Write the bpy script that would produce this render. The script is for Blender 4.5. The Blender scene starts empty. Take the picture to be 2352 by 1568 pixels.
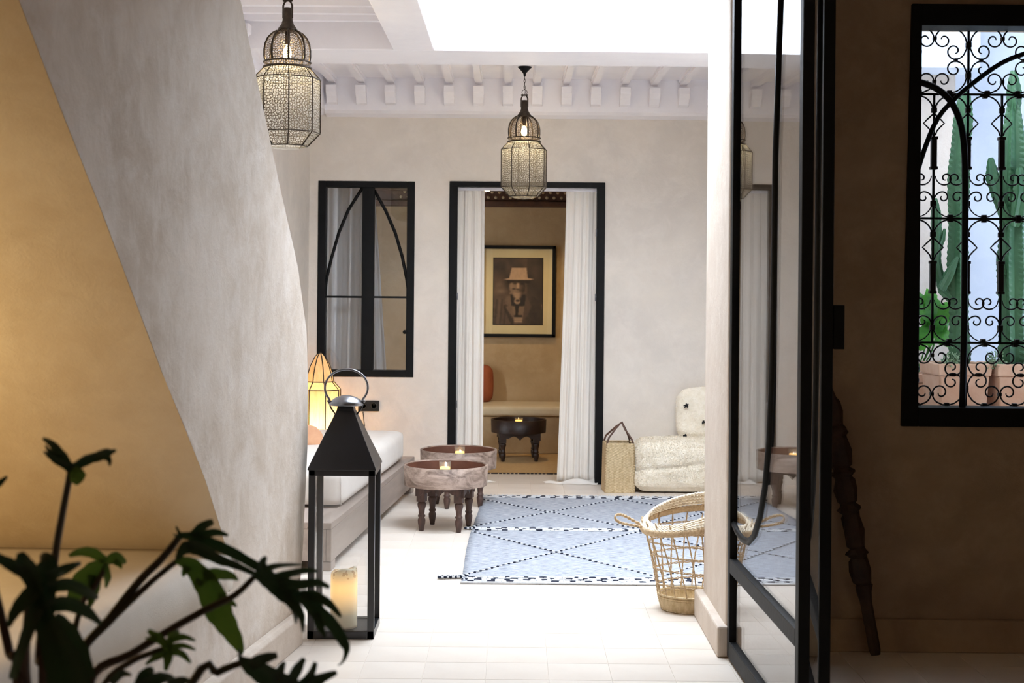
import bpy, bmesh, math, random
import numpy as np
from mathutils import Vector, Matrix, Euler
R = random.Random(7)
SC = bpy.context.scene
COL = SC.collection
PI = math.pi
# ------------------------------------------------------------------ camera, sky, lights, exposure
F, CH, CX, HY, ROLL = 3267.0, 1.38, 1176.0, 655.0, math.radians(0.5)
cd = bpy.data.cameras.new('camera'); cam = bpy.data.objects.new('camera', cd); COL.objects.link(cam)
cd.sensor_width = 36.0; cd.lens = F / 2352.0 * 36.0; cd.shift_y = (HY - 784.0) / 2352.0
cd.clip_start = 0.05; cd.clip_end = 100
cam.matrix_world = Matrix.Translation((0, 0, CH)) @ Matrix.Rotation(PI/2, 4, 'X') @ Matrix.Rotation(ROLL, 4, 'Z')
cd.dof.use_dof = True; cd.dof.focus_distance = 6.6; cd.dof.aperture_fstop = 7.0
SC.camera = cam
w = bpy.data.worlds.new('sky'); SC.world = w; w.use_nodes = True
bg = w.node_tree.nodes['Background']; bg.inputs[0].default_value = (0.80, 0.89, 1.0, 1); bg.inputs[1].default_value = 15.0
SC.view_settings.view_transform = 'Standard'; SC.view_settings.look = 'None'
SC.view_settings.exposure = 0.5; SC.view_settings.gamma = 1.0; SC.view_settings.use_curve_mapping = False
SC.cycles.use_denoising = True; SC.cycles.max_bounces = 14; SC.cycles.diffuse_bounces = 8
SC.cycles.transparent_max_bounces = 24; SC.cycles.sample_clamp_indirect = 12; SC.cycles.blur_glossy = 0.5

def light(name, kind, loc, energy, color=(1,1,1), size=0.1, rot=(0,0,0), sy=None, portal=False, spot=None):
    l = bpy.data.lights.new(name, kind); l.energy = energy; l.color = color
    if kind == 'AREA':
        l.shape = 'RECTANGLE'; l.size = size; l.size_y = sy or size
        if portal: l.cycles.is_portal = True
    elif kind in ('POINT', 'SPOT'):
        l.shadow_soft_size = size
        if spot: l.spot_size = spot; l.spot_blend = 0.6
    o = bpy.data.objects.new(name, l); o.location = loc; o.rotation_euler = rot; COL.objects.link(o); return o
SKY_Z = 3.1
light('courtyard_daylight', 'AREA', (0.44, 6.55, SKY_Z), 0, size=1.9, sy=2.1, portal=True)
light('patio_daylight', 'AREA', (3.1, 6.75, 4.3), 0, size=1.4, sy=0.9, portal=True)
light('front_room_fill', 'POINT', (1.7, 0.8, 2.35), 7, (1.0, 0.86, 0.70), 0.2)  # added fill with no visible source, lifts the dark front room wall
light('alcove_lamp_light', 'POINT', (-2.15, 3.55, 1.05), 21, (1.0, 0.75, 0.40), 0.16)
light('back_room_downlight', 'SPOT', (0.15, 11.25, 2.1), 26, (1.0, 0.72, 0.38), 0.06, spot=2.5)
light('back_room_lamp', 'POINT', (0.9, 10.6, 1.5), 1.6, (1.0, 0.72, 0.38), 0.1)
light('back_room_downlight_left', 'POINT', (-1.1, 11.2, 2.0), 0.5, (1.0, 0.70, 0.36), 0.08)

# ------------------------------------------------------------------ helpers
def at(px, py, Y):
    dx, dy = px - CX, py - HY
    u = dx*math.cos(ROLL) + dy*math.sin(ROLL); v = -dx*math.sin(ROLL) + dy*math.cos(ROLL)
    return Vector((u*Y/F, Y, CH - v*Y/F))
def lin(c):
    return tuple(((x/255.0)/12.92 if x/255.0 <= 0.04045 else ((x/255.0+0.055)/1.055)**2.4) for x in c) + (1.0,)
def nodes(name):
    m = bpy.data.materials.new(name); m.use_nodes = True; nt = m.node_tree
    for n in list(nt.nodes): nt.nodes.remove(n)
    return m, nt, nt.nodes.new('ShaderNodeOutputMaterial')
def N(nt, t, **kw):
    n = nt.nodes.new(t)
    for k, v in kw.items():
        if k.startswith('i_'):
            key = k[2:]; n.inputs[int(key) if key.isdigit() else key.replace('_', ' ')].default_value = v
        else: setattr(n, k, v)
    return n
def mat(name, c1, c2=None, rough=0.6, scale=4.0, bump=0.0, bscale=40.0, metal=0.0, spec=0.5, stretch=(1,1,1), coord='Object', detail=6.0, trans=0.0, rnd=0.0, emit=None, estr=0.0, lo=0.35, hi=0.65, sheen=0.0, dist=0.0):
    m, nt, out = nodes(name); L = nt.links.new
    p = N(nt, 'ShaderNodeBsdfPrincipled'); p.inputs['Roughness'].default_value = rough
    p.inputs['Metallic'].default_value = metal; p.inputs['Specular IOR Level'].default_value = spec
    p.inputs['Sheen Weight'].default_value = sheen
    tc = N(nt, 'ShaderNodeTexCoord'); mp = N(nt, 'ShaderNodeMapping'); mp.inputs['Scale'].default_value = stretch
    L(tc.outputs[coord], mp.inputs[0])
    if c2 is None: c2 = c1
    nz = N(nt, 'ShaderNodeTexNoise', i_Scale=scale, i_Detail=detail, i_Roughness=0.6, i_Distortion=dist); L(mp.outputs[0], nz.inputs['Vector'])
    mr = N(nt, 'ShaderNodeMapRange'); mr.inputs[1].default_value = lo; mr.inputs[2].default_value = hi; L(nz.outputs[0], mr.inputs[0])
    mx = N(nt, 'ShaderNodeMix', data_type='RGBA'); mx.inputs['A'].default_value = lin(c1); mx.inputs['B'].default_value = lin(c2)
    L(mr.outputs[0], mx.inputs['Factor']); col = mx.outputs['Result']
    if rnd:
        oi = N(nt, 'ShaderNodeObjectInfo'); m2 = N(nt, 'ShaderNodeMapRange'); m2.inputs[3].default_value = 1-rnd; m2.inputs[4].default_value = 1+rnd*0.4
        L(oi.outputs['Random'], m2.inputs[0]); hs = N(nt, 'ShaderNodeHueSaturation'); L(m2.outputs[0], hs.inputs['Value']); L(col, hs.inputs['Color']); col = hs.outputs[0]
    L(col, p.inputs['Base Color'])
    if bump:
        n2 = N(nt, 'ShaderNodeTexNoise', i_Scale=bscale, i_Detail=5.0); L(mp.outputs[0], n2.inputs['Vector'])
        b = N(nt, 'ShaderNodeBump', i_Strength=bump, i_Distance=0.01); L(n2.outputs[0], b.inputs['Height']); L(b.outputs[0], p.inputs['Normal'])
    if emit: p.inputs['Emission Color'].default_value = lin(emit); p.inputs['Emission Strength'].default_value = estr
    sh = p.outputs[0]
    if trans:
        t = N(nt, 'ShaderNodeBsdfTranslucent'); L(col, t.inputs[0]); ms = N(nt, 'ShaderNodeMixShader', i_0=trans); L(sh, ms.inputs[1]); L(t.outputs[0], ms.inputs[2]); sh = ms.outputs[0]
    L(sh, out.inputs[0]); return m
def plaster(name, c1, c2, c3, scale=1.6, rough=0.75, bump=0.25, stretch=(1,1,1), c4=None):
    m, nt, out = nodes(name); L = nt.links.new
    p = N(nt, 'ShaderNodeBsdfPrincipled'); p.inputs['Roughness'].default_value = rough; p.inputs['Specular IOR Level'].default_value = 0.3
    tc = N(nt, 'ShaderNodeTexCoord'); mp = N(nt, 'ShaderNodeMapping'); mp.inputs['Scale'].default_value = stretch; L(tc.outputs['Object'], mp.inputs[0])
    a = N(nt, 'ShaderNodeTexNoise', i_Scale=scale, i_Detail=8.0, i_Roughness=0.62, i_Distortion=0.5); L(mp.outputs[0], a.inputs['Vector'])
    b = N(nt, 'ShaderNodeTexNoise', i_Scale=scale*5, i_Detail=8.0, i_Roughness=0.7, i_Distortion=0.35); L(mp.outputs[0], b.inputs['Vector'])
    c = N(nt, 'ShaderNodeTexNoise', i_Scale=scale*26, i_Detail=6.0, i_Roughness=0.7, i_Distortion=0.8); L(mp.outputs[0], c.inputs['Vector'])
    def rng(o, lo, hi):
        r = N(nt, 'ShaderNodeMapRange'); r.inputs[1].default_value = lo; r.inputs[2].default_value = hi; L(o, r.inputs[0]); return r.outputs[0]
    m1 = N(nt, 'ShaderNodeMix', data_type='RGBA'); m1.inputs['A'].default_value = lin(c1); m1.inputs['B'].default_value = lin(c2); L(rng(a.outputs[0], 0.36, 0.64), m1.inputs['Factor'])
    m2 = N(nt, 'ShaderNodeMix', data_type='RGBA'); m2.inputs['B'].default_value = lin(c3); L(m1.outputs['Result'], m2.inputs['A'])
    mm = N(nt, 'ShaderNodeMath', operation='MULTIPLY'); mm.inputs[1].default_value = 0.65; L(rng(b.outputs[0], 0.45, 0.75), mm.inputs[0]); L(mm.outputs[0], m2.inputs['Factor'])
    L(m2.outputs['Result'], p.inputs['Base Color'])
    ad = N(nt, 'ShaderNodeMath', operation='ADD'); L(b.outputs[0], ad.inputs[0]); m3 = N(nt, 'ShaderNodeMath', operation='MULTIPLY'); m3.inputs[1].default_value = 0.3; L(c.outputs[0], m3.inputs[0]); L(m3.outputs[0], ad.inputs[1])
    bp = N(nt, 'ShaderNodeBump', i_Strength=bump, i_Distance=0.02); L(ad.outputs[0], bp.inputs['Height']); L(bp.outputs[0], p.inputs['Normal'])
    L(p.outputs[0], out.inputs[0]); return m
def glass_mat(name, tint=(1,1,1,1), base=0.04, rough=0.0, haze=0.0):
    m, nt, out = nodes(name); L = nt.links.new
    g = N(nt, 'ShaderNodeNewGeometry'); d = N(nt, 'ShaderNodeVectorMath', operation='DOT_PRODUCT'); L(g.outputs['Incoming'], d.inputs[0]); L(g.outputs['Normal'], d.inputs[1])
    ab = N(nt, 'ShaderNodeMath', operation='ABSOLUTE'); L(d.outputs['Value'], ab.inputs[0])
    s = N(nt, 'ShaderNodeMath', operation='SUBTRACT'); s.inputs[0].default_value = 1.0; L(ab.outputs[0], s.inputs[1])
    pw = N(nt, 'ShaderNodeMath', operation='POWER'); pw.inputs[1].default_value = 5.0; L(s.outputs[0], pw.inputs[0])
    ma = N(nt, 'ShaderNodeMath', operation='MULTIPLY_ADD'); ma.inputs[1].default_value = 1-base; ma.inputs[2].default_value = base; L(pw.outputs[0], ma.inputs[0])
    t = N(nt, 'ShaderNodeBsdfTransparent'); t.inputs[0].default_value = tint; gl = N(nt, 'ShaderNodeBsdfGlossy', i_Roughness=rough)
    sh = t.outputs[0]
    if haze:
        df = N(nt, 'ShaderNodeBsdfTranslucent'); df.inputs[0].default_value = (0.9, 0.9, 0.88, 1); mh = N(nt, 'ShaderNodeMixShader', i_0=haze); L(sh, mh.inputs[1]); L(df.outputs[0], mh.inputs[2]); sh = mh.outputs[0]
    mx = N(nt, 'ShaderNodeMixShader'); L(ma.outputs[0], mx.inputs[0]); L(sh, mx.inputs[1]); L(gl.outputs[0], mx.inputs[2]); L(mx.outputs[0], out.inputs[0]); return m
def filigree_mat(name, scale=95.0):
    m, nt, out = nodes(name); L = nt.links.new
    tc = N(nt, 'ShaderNodeTexCoord')
    v = N(nt, 'ShaderNodeTexVoronoi', feature='DISTANCE_TO_EDGE', voronoi_dimensions='2D'); v.inputs['Scale'].default_value = scale; v.inputs['Randomness'].default_value = 0.75; L(tc.outputs['UV'], v.inputs['Vector'])
    lt = N(nt, 'ShaderNodeMath', operation='LESS_THAN'); lt.inputs[1].default_value = 0.10; L(v.outputs[0], lt.inputs[0])
    p = N(nt, 'ShaderNodeBsdfPrincipled'); p.inputs['Base Color'].default_value = lin((92, 80, 66)); p.inputs['Metallic'].default_value = 0.8; p.inputs['Roughness'].default_value = 0.42
    t = N(nt, 'ShaderNodeBsdfTransparent'); mx = N(nt, 'ShaderNodeMixShader'); L(lt.outputs[0], mx.inputs[0]); L(t.outputs[0], mx.inputs[1]); L(p.outputs[0], mx.inputs[2]); L(mx.outputs[0], out.inputs[0]); return m

def link(o, parent=None):
    COL.objects.link(o)
    if parent is not None: o.parent = parent
    return o
def obj(name, bm, m, parent=None, smooth=False, bevel=0.0, seg=2):
    me = bpy.data.meshes.new(name)
    bmesh.ops.recalc_face_normals(bm, faces=bm.faces[:])
    bm.to_mesh(me); bm.free()
    if smooth: me.shade_smooth()
    o = bpy.data.objects.new(name, me)
    for x in (m if isinstance(m, (list, tuple)) else [m]): me.materials.append(x)
    link(o, parent)
    if bevel:
        b = o.modifiers.new('bevel', 'BEVEL'); b.width = bevel; b.segments = seg; b.limit_method = 'ANGLE'
    return o
def thing(name, label, cat, loc=(0,0,0), rz=0, group=None):
    o = bpy.data.objects.new(name, None); o.empty_display_size = 0.05; COL.objects.link(o); o.location = loc; o.rotation_euler = (0, 0, rz)
    o['label'] = label; o['category'] = cat
    if group: o['group'] = group
    return o
def tag(o, label, cat, group=None):
    o['label'] = label; o['category'] = cat
    if group: o['group'] = group
    return o
def struct(o): o['kind'] = 'structure'; return o
def sempty(name, loc=(0,0,0), rz=0):
    o = bpy.data.objects.new(name, None); COL.objects.link(o); o.location = loc; o.rotation_euler = (0,0,rz); return struct(o)
def BM(): return bmesh.new()
def box(bm, x0, x1, y0, y1, z0, z1, M=None, chamfer=0.0):
    vs = [bm.verts.new(Vector((x, y, z))) for z in (z0, z1) for y in (y0, y1) for x in (x0, x1)]
    if chamfer:
        c = chamfer
        for v in vs[4:]: pass
    for f in ((0,2,3,1),(4,5,7,6),(0,1,5,4),(2,6,7,3),(0,4,6,2),(1,3,7,5)): bm.faces.new([vs[i] for i in f])
    if M is not None:
        for v in vs: v.co = M @ v.co
    return bm
def rings(bm, rs, cap=True, closed=True):
    """connect rings of vertices (lists of coords)"""
    R_ = [[bm.verts.new(c) for c in r] for r in rs]
    for a, b in zip(R_[:-1], R_[1:]):
        n = len(a)
        for i in range(n if closed else n-1):
            j = (i+1) % n; bm.faces.new((a[i], a[j], b[j], b[i]))
    if cap and closed:
        bm.faces.new(R_[0][::-1]); bm.faces.new(R_[-1])
    return R_
def lathe(bm, prof, n=24, c=(0,0,0), cap=True, a0=0.0, sq=1.0):
    rs = [[Vector((c[0]+r*math.cos(a0+2*PI*i/n), c[1]+r*sq*math.sin(a0+2*PI*i/n), c[2]+z)) for i in range(n)] for r, z in prof]
    rings(bm, rs, cap); return bm
def tube(bm, pts, r, n=6, closed=False, flat=None):
    pts = [Vector(p) for p in pts]; m = len(pts); rs = []
    rr = r if isinstance(r, (list, tuple)) else [r]*m
    up = None
    for i, p in enumerate(pts):
        if closed: t = pts[(i+1) % m] - pts[i-1]
        else: t = pts[min(i+1, m-1)] - pts[max(i-1, 0)]
        t.normalize()
        if up is None: up = Vector((0,0,1)) if abs(t.z) < 0.9 else Vector((1,0,0))
        s = t.cross(up)
        if s.length < 1e-5: s = t.orthogonal()
        s.normalize(); up = s.cross(t).normalized()
        rs.append([p + (s*math.cos(2*PI*k/n+PI/n) + up*math.sin(2*PI*k/n+PI/n)*(flat or 1))*rr[i] for k in range(n)])
    if closed: rs.append(rs[0])
    if closed:
        V = [[bm.verts.new(c) for c in q] for q in rs[:-1]]
        for i in range(m):
            a, b = V[i], V[(i+1) % m]
            for k in range(n): bm.faces.new((a[k], a[(k+1) % n], b[(k+1) % n], b[k]))
    else: rings(bm, rs)
    return bm
def prism(bm, poly, ax, a0, a1, M=None):
    """poly: list of 2D points in the plane normal to axis ax ('x','y','z'), extruded a0..a1"""
    def mk(p, a):
        v = Vector((a, p[0], p[1])) if ax == 'x' else Vector((p[0], a, p[1])) if ax == 'y' else Vector((p[0], p[1], a))
        return M @ v if M is not None else v
    A = [bm.verts.new(mk(p, a0)) for p in poly]; B = [bm.verts.new(mk(p, a1)) for p in poly]
    n = len(poly)
    bm.faces.new(A); bm.faces.new(B[::-1])
    for i in range(n): bm.faces.new((A[i], B[i], B[(i+1) % n], A[(i+1) % n]))
    return bm
def rbox(bm, x0, x1, y0, y1, z0, z1, r=0.03, n=4, puff=0.0, cuts=10):
    """soft cushion block: superellipsoid-like grid box"""
    cx, cy, cz = (x0+x1)/2, (y0+y1)/2, (z0+z1)/2; hx, hy, hz = (x1-x0)/2, (y1-y0)/2, (z1-z0)/2
    bmesh.ops.create_cube(bm, size=2.0)
    bmesh.ops.subdivide_edges(bm, edges=bm.edges[:], cuts=cuts, use_grid_fill=True)
    for v in bm.verts:
        q = Vector((v.co.x*hx, v.co.y*hy, v.co.z*hz))
        c = Vector((max(-hx+r, min(hx-r, q.x)), max(-hy+r, min(hy-r, q.y)), max(-hz+r, min(hz-r, q.z))))
        d = q - c
        if d.length > 1e-9: q = c + d.normalized()*min(r, d.length*1.0 if d.length < r else r)
        if puff:
            fx, fy, fz = 1-(v.co.x)**2, 1-(v.co.y)**2, 1-(v.co.z)**2
            q.z += math.copysign(puff*fx*fy*abs(v.co.z), v.co.z); q.x += math.copysign(puff*0.5*fy*fz*abs(v.co.x)**3, v.co.x); q.y += math.copysign(puff*0.5*fx*fz*abs(v.co.y)**3, v.co.y)
        v.co = q + Vector((cx, cy, cz))
    return bm
def copy_tree(o, parent=None):
    c = o.copy(); COL.objects.link(c)
    if parent is not None: c.parent = parent
    for ch in list(o.children): copy_tree(ch, c)
    return c
def wall_xz(name, x0, x1, z0, z1, y0, y1, holes, m, nx=1):
    """wall slab in the xz plane with rectangular holes (x0,x1,z0,z1)"""
    bm = BM(); xs = sorted({x0, x1} | {h[0] for h in holes} | {h[1] for h in holes}); zs = sorted({z0, z1} | {h[2] for h in holes} | {h[3] for h in holes})
    G = {}
    def solid(i, k):
        if i < 0 or k < 0 or i >= len(xs)-1 or k >= len(zs)-1: return False
        cx, cz = (xs[i]+xs[i+1])/2, (zs[k]+zs[k+1])/2
        return not any(h[0] < cx < h[1] and h[2] < cz < h[3] for h in holes)
    def V(x, y, z):
        key = (round(x, 5), round(y, 5), round(z, 5))
        if key not in G: G[key] = bm.verts.new((x, y, z))
        return G[key]
    for i in range(len(xs)-1):
        for k in range(len(zs)-1):
            if not solid(i, k): continue
            a, b, c, d = xs[i], xs[i+1], zs[k], zs[k+1]
            bm.faces.new((V(a,y0,c), V(b,y0,c), V(b,y0,d), V(a,y0,d))); bm.faces.new((V(a,y1,c), V(a,y1,d), V(b,y1,d), V(b,y1,c)))
            if not solid(i-1, k): bm.faces.new((V(a,y0,c), V(a,y0,d), V(a,y1,d), V(a,y1,c)))
            if not solid(i+1, k): bm.faces.new((V(b,y0,c), V(b,y1,c), V(b,y1,d), V(b,y0,d)))
            if not solid(i, k-1): bm.faces.new((V(a,y0,c), V(a,y1,c), V(b,y1,c), V(b,y0,c)))
            if not solid(i, k+1): bm.faces.new((V(a,y0,d), V(b,y0,d), V(b,y1,d), V(a,y1,d)))
    return struct(obj(name, bm, m))

# ------------------------------------------------------------------ materials
M = {}
M['wall'] = plaster('court_plaster', (222, 214, 203), (210, 203, 195), (230, 223, 214), 1.3)
M['slab'] = plaster('stair_plaster', (226, 216, 205), (198, 184, 168), (234, 228, 222), 1.9, stretch=(1, 1, 0.85), bump=0.25)
M['niche'] = plaster('alcove_plaster', (205, 190, 166), (190, 172, 145), (212, 199, 176), 1.6, bump=0.16)
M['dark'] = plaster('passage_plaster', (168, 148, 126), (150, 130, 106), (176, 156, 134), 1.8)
M['backroom'] = plaster('back_room_plaster', (176, 150, 112), (162, 135, 98), (184, 160, 124), 1.8)
M['pier'] = plaster('pier_plaster', (206, 193, 180), (196, 182, 168), (216, 207, 196), 2.4, stretch=(1,1,0.75), bump=0.25)
M['white'] = plaster('white_plaster', (240, 238, 242), (235, 233, 238), (243, 242, 245), 1.5, rough=0.6, bump=0.12)
M['shaft'] = plaster('shaft_plaster', (238, 240, 242), (234, 236, 240), (240, 240, 240), 1.5, rough=0.6, bump=0.1)
M['patio'] = plaster('patio_plaster', (188, 194, 203), (180, 187, 198), (194, 199, 207), 1.5, bump=0.1)
M['black'] = mat('black_steel', (9, 10, 11), (14, 15, 17), rough=0.55, spec=0.18, scale=20, bump=0.1, bscale=60)
M['iron'] = mat('wrought_iron', (12, 12, 14), (18, 18, 19), rough=0.5, spec=0.3, scale=30)
M['tile'] = mat('cement_tile', (222, 213, 202), (214, 203, 191), rough=0.42, scale=2.2, rnd=0.045, bump=0.05, bscale=18, spec=0.4)
M['grout'] = mat('tile_grout', (232, 224, 214), (222, 212, 202), rough=0.8, scale=8)
M['tiledark'] = mat('passage_tile', (170, 146, 128), (150, 128, 112), rough=0.45, scale=2.2, rnd=0.08)
M['lantern_metal'] = mat('aged_brass', (78, 68, 58), (54, 46, 40), rough=0.42, metal=0.8, scale=30)
M['filigree'] = filigree_mat('pierced_brass', 78.0)
M['filigree_small'] = filigree_mat('pierced_brass_fine', 88.0)
M['glass'] = glass_mat('clear_glass')
M['cup'] = glass_mat('candle_cup_glass', base=0.14, haze=0.12)
M['windowglass'] = glass_mat('window_glass', tint=(0.82, 0.84, 0.87, 1), base=0.06)
M['panelglass'] = glass_mat('lantern_pane_glass', tint=(0.95, 0.95, 0.95, 1), base=0.05, haze=0.02)
M['doorglass'] = glass_mat('door_glass', base=0.07)
M['lglass'] = glass_mat('lantern_glass', tint=(0.95, 0.96, 0.96, 1), haze=0.22)
M['curtain'] = mat('white_voile', (250, 247, 242), (246, 242, 236), rough=0.9, scale=3, trans=0.25, bump=0.15, bscale=300)
M['cushion'] = mat('white_canvas', (232, 226, 218), (224, 217, 209), rough=0.9, scale=5, bump=0.15, bscale=260, sheen=0.2)
M['alcove'] = mat('warm_white_canvas', (204, 196, 184), (196, 187, 174), rough=0.9, scale=5, bump=0.15, bscale=260)
M['bench'] = mat('cream_canvas', (206, 188, 156), (198, 180, 148), rough=0.9, scale=5, bump=0.15, bscale=260)
M['terra_c'] = mat('rust_fabric', (150, 78, 40), (134, 66, 32), rough=0.9, scale=12, bump=0.2, bscale=200)
M['peach'] = mat('peach_fabric', (214, 166, 130), (200, 150, 116), rough=0.9, scale=12)
M['platform'] = mat('greyed_wood', (172, 158, 148), (150, 136, 127), rough=0.45, scale=3, stretch=(6, 0.6, 6), bump=0.08)
M['tray'] = mat('worn_rosewood', (160, 139, 125), (90, 70, 58), rough=0.6, scale=9, stretch=(1, 1, 2.2), bump=0.25, bscale=50, lo=0.40, hi=0.68, dist=1.0)
M['trayin'] = mat('dark_tray_wood', (104, 66, 50), (80, 48, 36), rough=0.5, scale=9, bump=0.1)
M['legwood'] = mat('dark_turned_wood', (90, 64, 54), (60, 42, 36), rough=0.5, scale=14, stretch=(3, 3, 0.6), bump=0.2)
M['darkwood'] = mat('black_brown_wood', (46, 26, 18), (28, 16, 12), rough=0.45, scale=14, bump=0.2)
M['wax'] = mat('ivory_wax', (240, 226, 196), (236, 220, 188), rough=0.4, scale=6, emit=(255, 214, 150), estr=0.25)
M['waxglow'] = mat('lit_wax', (250, 226, 170), (250, 220, 160), rough=0.4, scale=6, emit=(255, 190, 90), estr=2.2)
M['roof'] = mat('brushed_steel_cap', (150, 152, 158), (120, 122, 130), rough=0.28, metal=0.95, scale=12)
M['blackmetal'] = mat('blackened_metal', (16, 18, 22), (24, 26, 32), rough=0.30, scale=6, spec=0.75)
M['tinted'] = mat('zinc_tray', (70, 72, 76), (54, 56, 60), rough=0.35, metal=0.5, scale=8)
M['linen'] = mat('lit_linen', (236, 214, 176), (222, 196, 152), rough=0.9, scale=60, stretch=(1, 1, 0.15), emit=(255, 206, 140), estr=0.12, trans=0.55)
M['straw'] = mat('woven_straw', (212, 190, 152), (184, 160, 120), rough=0.75, scale=70, stretch=(1, 1, 0.3), bump=0.4, bscale=160)
M['jute'] = mat('twisted_jute', (214, 190, 156), (188, 160, 124), rough=0.9, scale=80, bump=0.5, bscale=200)
M['jutepale'] = mat('pale_plaited_palm', (240, 230, 210), (222, 206, 180), rough=0.85, scale=60, bump=0.3, bscale=160)
M['leather'] = mat('brown_leather', (92, 60, 44), (66, 42, 32), rough=0.5, scale=20)
M['shag'] = mat('cream_shag', (246, 238, 222), (236, 226, 206), rough=1.0, scale=30, bump=0.8, bscale=90, sheen=0.3)
M['tuft'] = mat('black_wool', (20, 20, 22), None, rough=1.0)
M['rugwhite'] = mat('white_wool', (206, 208, 211), (192, 194, 198), rough=1.0, scale=80)
M['rugblue'] = mat('indigo_wool', (34, 40, 58), (24, 28, 42), rough=1.0, scale=80)
M['leaf'] = mat('philodendron_leaf', (36, 62, 34), (24, 46, 28), rough=0.38, scale=7, trans=0.22)
M['leafg'] = mat('young_philodendron_leaf', (84, 112, 40), (62, 92, 32), rough=0.4, scale=9, trans=0.35)
M['stem'] = mat('leaf_stalk', (44, 46, 24), (58, 34, 24), rough=0.5, scale=6)
M['cactus'] = mat('cactus_skin', (66, 108, 72), (44, 84, 56), rough=0.5, scale=9, stretch=(1, 1, 0.4), lo=0.3, hi=0.7)
M['bright'] = mat('bright_leaf', (96, 170, 60), (60, 130, 50), rough=0.4, scale=9, trans=0.4)
M['succulent'] = mat('grey_green_foliage', (130, 156, 120), (90, 120, 84), rough=0.7, scale=30)
M['terracotta'] = mat('terracotta', (186, 142, 112), (202, 166, 140), rough=0.85, scale=5, bump=0.2)
M['brownwood'] = mat('carved_brown_wood', (92, 56, 32), (66, 38, 22), rough=0.6, scale=12, bump=0.3)
M['jutemat'] = mat('jute_mat', (196, 162, 112), (176, 142, 94), rough=1.0, scale=40, stretch=(1, 4, 1), bump=0.5, bscale=120)
M['plastic'] = mat('black_plastic', (20, 20, 22), None, rough=0.35)
M['soil'] = mat('soil', (60, 46, 36), (40, 30, 24), rough=1.0, scale=40)
M['matboard'] = mat('mat_board', (214, 196, 150), (208, 190, 144), rough=0.9, scale=6)
M['polewood'] = mat('weathered_dark_wood', (58, 36, 24), (36, 22, 16), rough=0.7, scale=16, bump=0.5)
def bulb_mat(n, c, s):
    m, nt, out = nodes(n); e = N(nt, 'ShaderNodeEmission'); e.inputs[0].default_value = lin(c); e.inputs[1].default_value = s; nt.links.new(e.outputs[0], out.inputs[0]); return m
M['bulb'] = bulb_mat('lit_bulb', (255, 216, 150), 16.0)
M['spot'] = bulb_mat('lit_downlight', (255, 222, 170), 6.0)

# rug weave: pale heather with fine dark flecks drawn out along the rows
def rug_mat():
    m, nt, out = nodes('heathered_wool'); L = nt.links.new
    p = N(nt, 'ShaderNodeBsdfPrincipled'); p.inputs['Roughness'].default_value = 1.0; p.inputs['Specular IOR Level'].default_value = 0.1
    tc = N(nt, 'ShaderNodeTexCoord'); mp = N(nt, 'ShaderNodeMapping'); mp.inputs['Scale'].default_value = (20, 230, 1); L(tc.outputs['Object'], mp.inputs[0])
    a = N(nt, 'ShaderNodeTexNoise', i_Scale=1.0, i_Detail=5.0, i_Roughness=0.75); L(mp.outputs[0], a.inputs['Vector'])
    b = N(nt, 'ShaderNodeTexNoise', i_Scale=2.2, i_Detail=3.0); L(tc.outputs['Object'], b.inputs['Vector'])
    cr = N(nt, 'ShaderNodeValToRGB'); e = cr.color_ramp.elements; e[0].position = 0.36; e[0].color = lin((66, 70, 80)); e[1].position = 0.62; e[1].color = lin((196, 199, 205))
    q = cr.color_ramp.elements.new(0.45); q.color = lin((140, 146, 157)); L(a.outputs[0], cr.inputs[0])
    L(cr.outputs[0], p.inputs['Base Color'])
    bp = N(nt, 'ShaderNodeBump', i_Strength=0.5, i_Distance=0.004); L(a.outputs[0], bp.inputs['Height']); L(bp.outputs[0], p.inputs['Normal'])
    L(p.outputs[0], out.inputs[0]); return m
M['rug'] = rug_mat()

# ------------------------------------------------------------------ room shell
YB = 9.9
DOOR = (-0.436, 0.639, 0.0, 2.096); WIN = (-1.350, -0.685, 0.738, 2.092)
wall_back = wall_xz('wall_back', -1.75, 2.1, 0, 3.0, YB, YB+0.14, [DOOR, WIN], M['wall'])
# left courtyard wall, slightly out of square
AL = math.radians(-4.64)
def leftwall(Y): return -1.415 - 0.081*(YB - Y)
bm = BM(); prism(bm, [(leftwall(5.6), 5.6), (leftwall(YB), YB), (leftwall(YB)-0.25, YB), (leftwall(5.6)-0.25, 5.6)], 'z', 0, 3.0); struct(obj('wall_left', bm, M['wall']))
bm = BM(); box(bm, 1.58, 1.68, 5.95, YB, 0, 3.0); struct(obj('wall_right', bm, M['wall']))
# ceilings of the galleries around the light well
OX0, OX1, OY0, OY1 = -0.42, 1.30, 5.56, 7.54
ceil = BM()
box(ceil, -2.0, 1.7, OY1+0.1, YB, 2.80, 2.90); box(ceil, -2.0, OX0-0.1, 5.42, OY1+0.1, 2.80, 2.90); box(ceil, OX1+0.1, 1.7, 5.42, OY1+0.1, 2.80, 2.90)
ceiling = struct(obj('ceiling', ceil, M['white']))
def beam(n, *a, m='white', bev=0.006):
    b = BM(); box(b, *a); return struct(obj(n, b, M[m], bevel=bev))
beam('trim_1', -1.95, 1.6, OY1, OY1+0.48, 2.62, 2.80)
beam('trim_2', OX0-0.22, OX0, OY0, OY1, 2.62, 2.80)
beam('trim_3', OX1, OX1+0.2, OY0, OY1, 2.62, 2.80)
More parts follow.
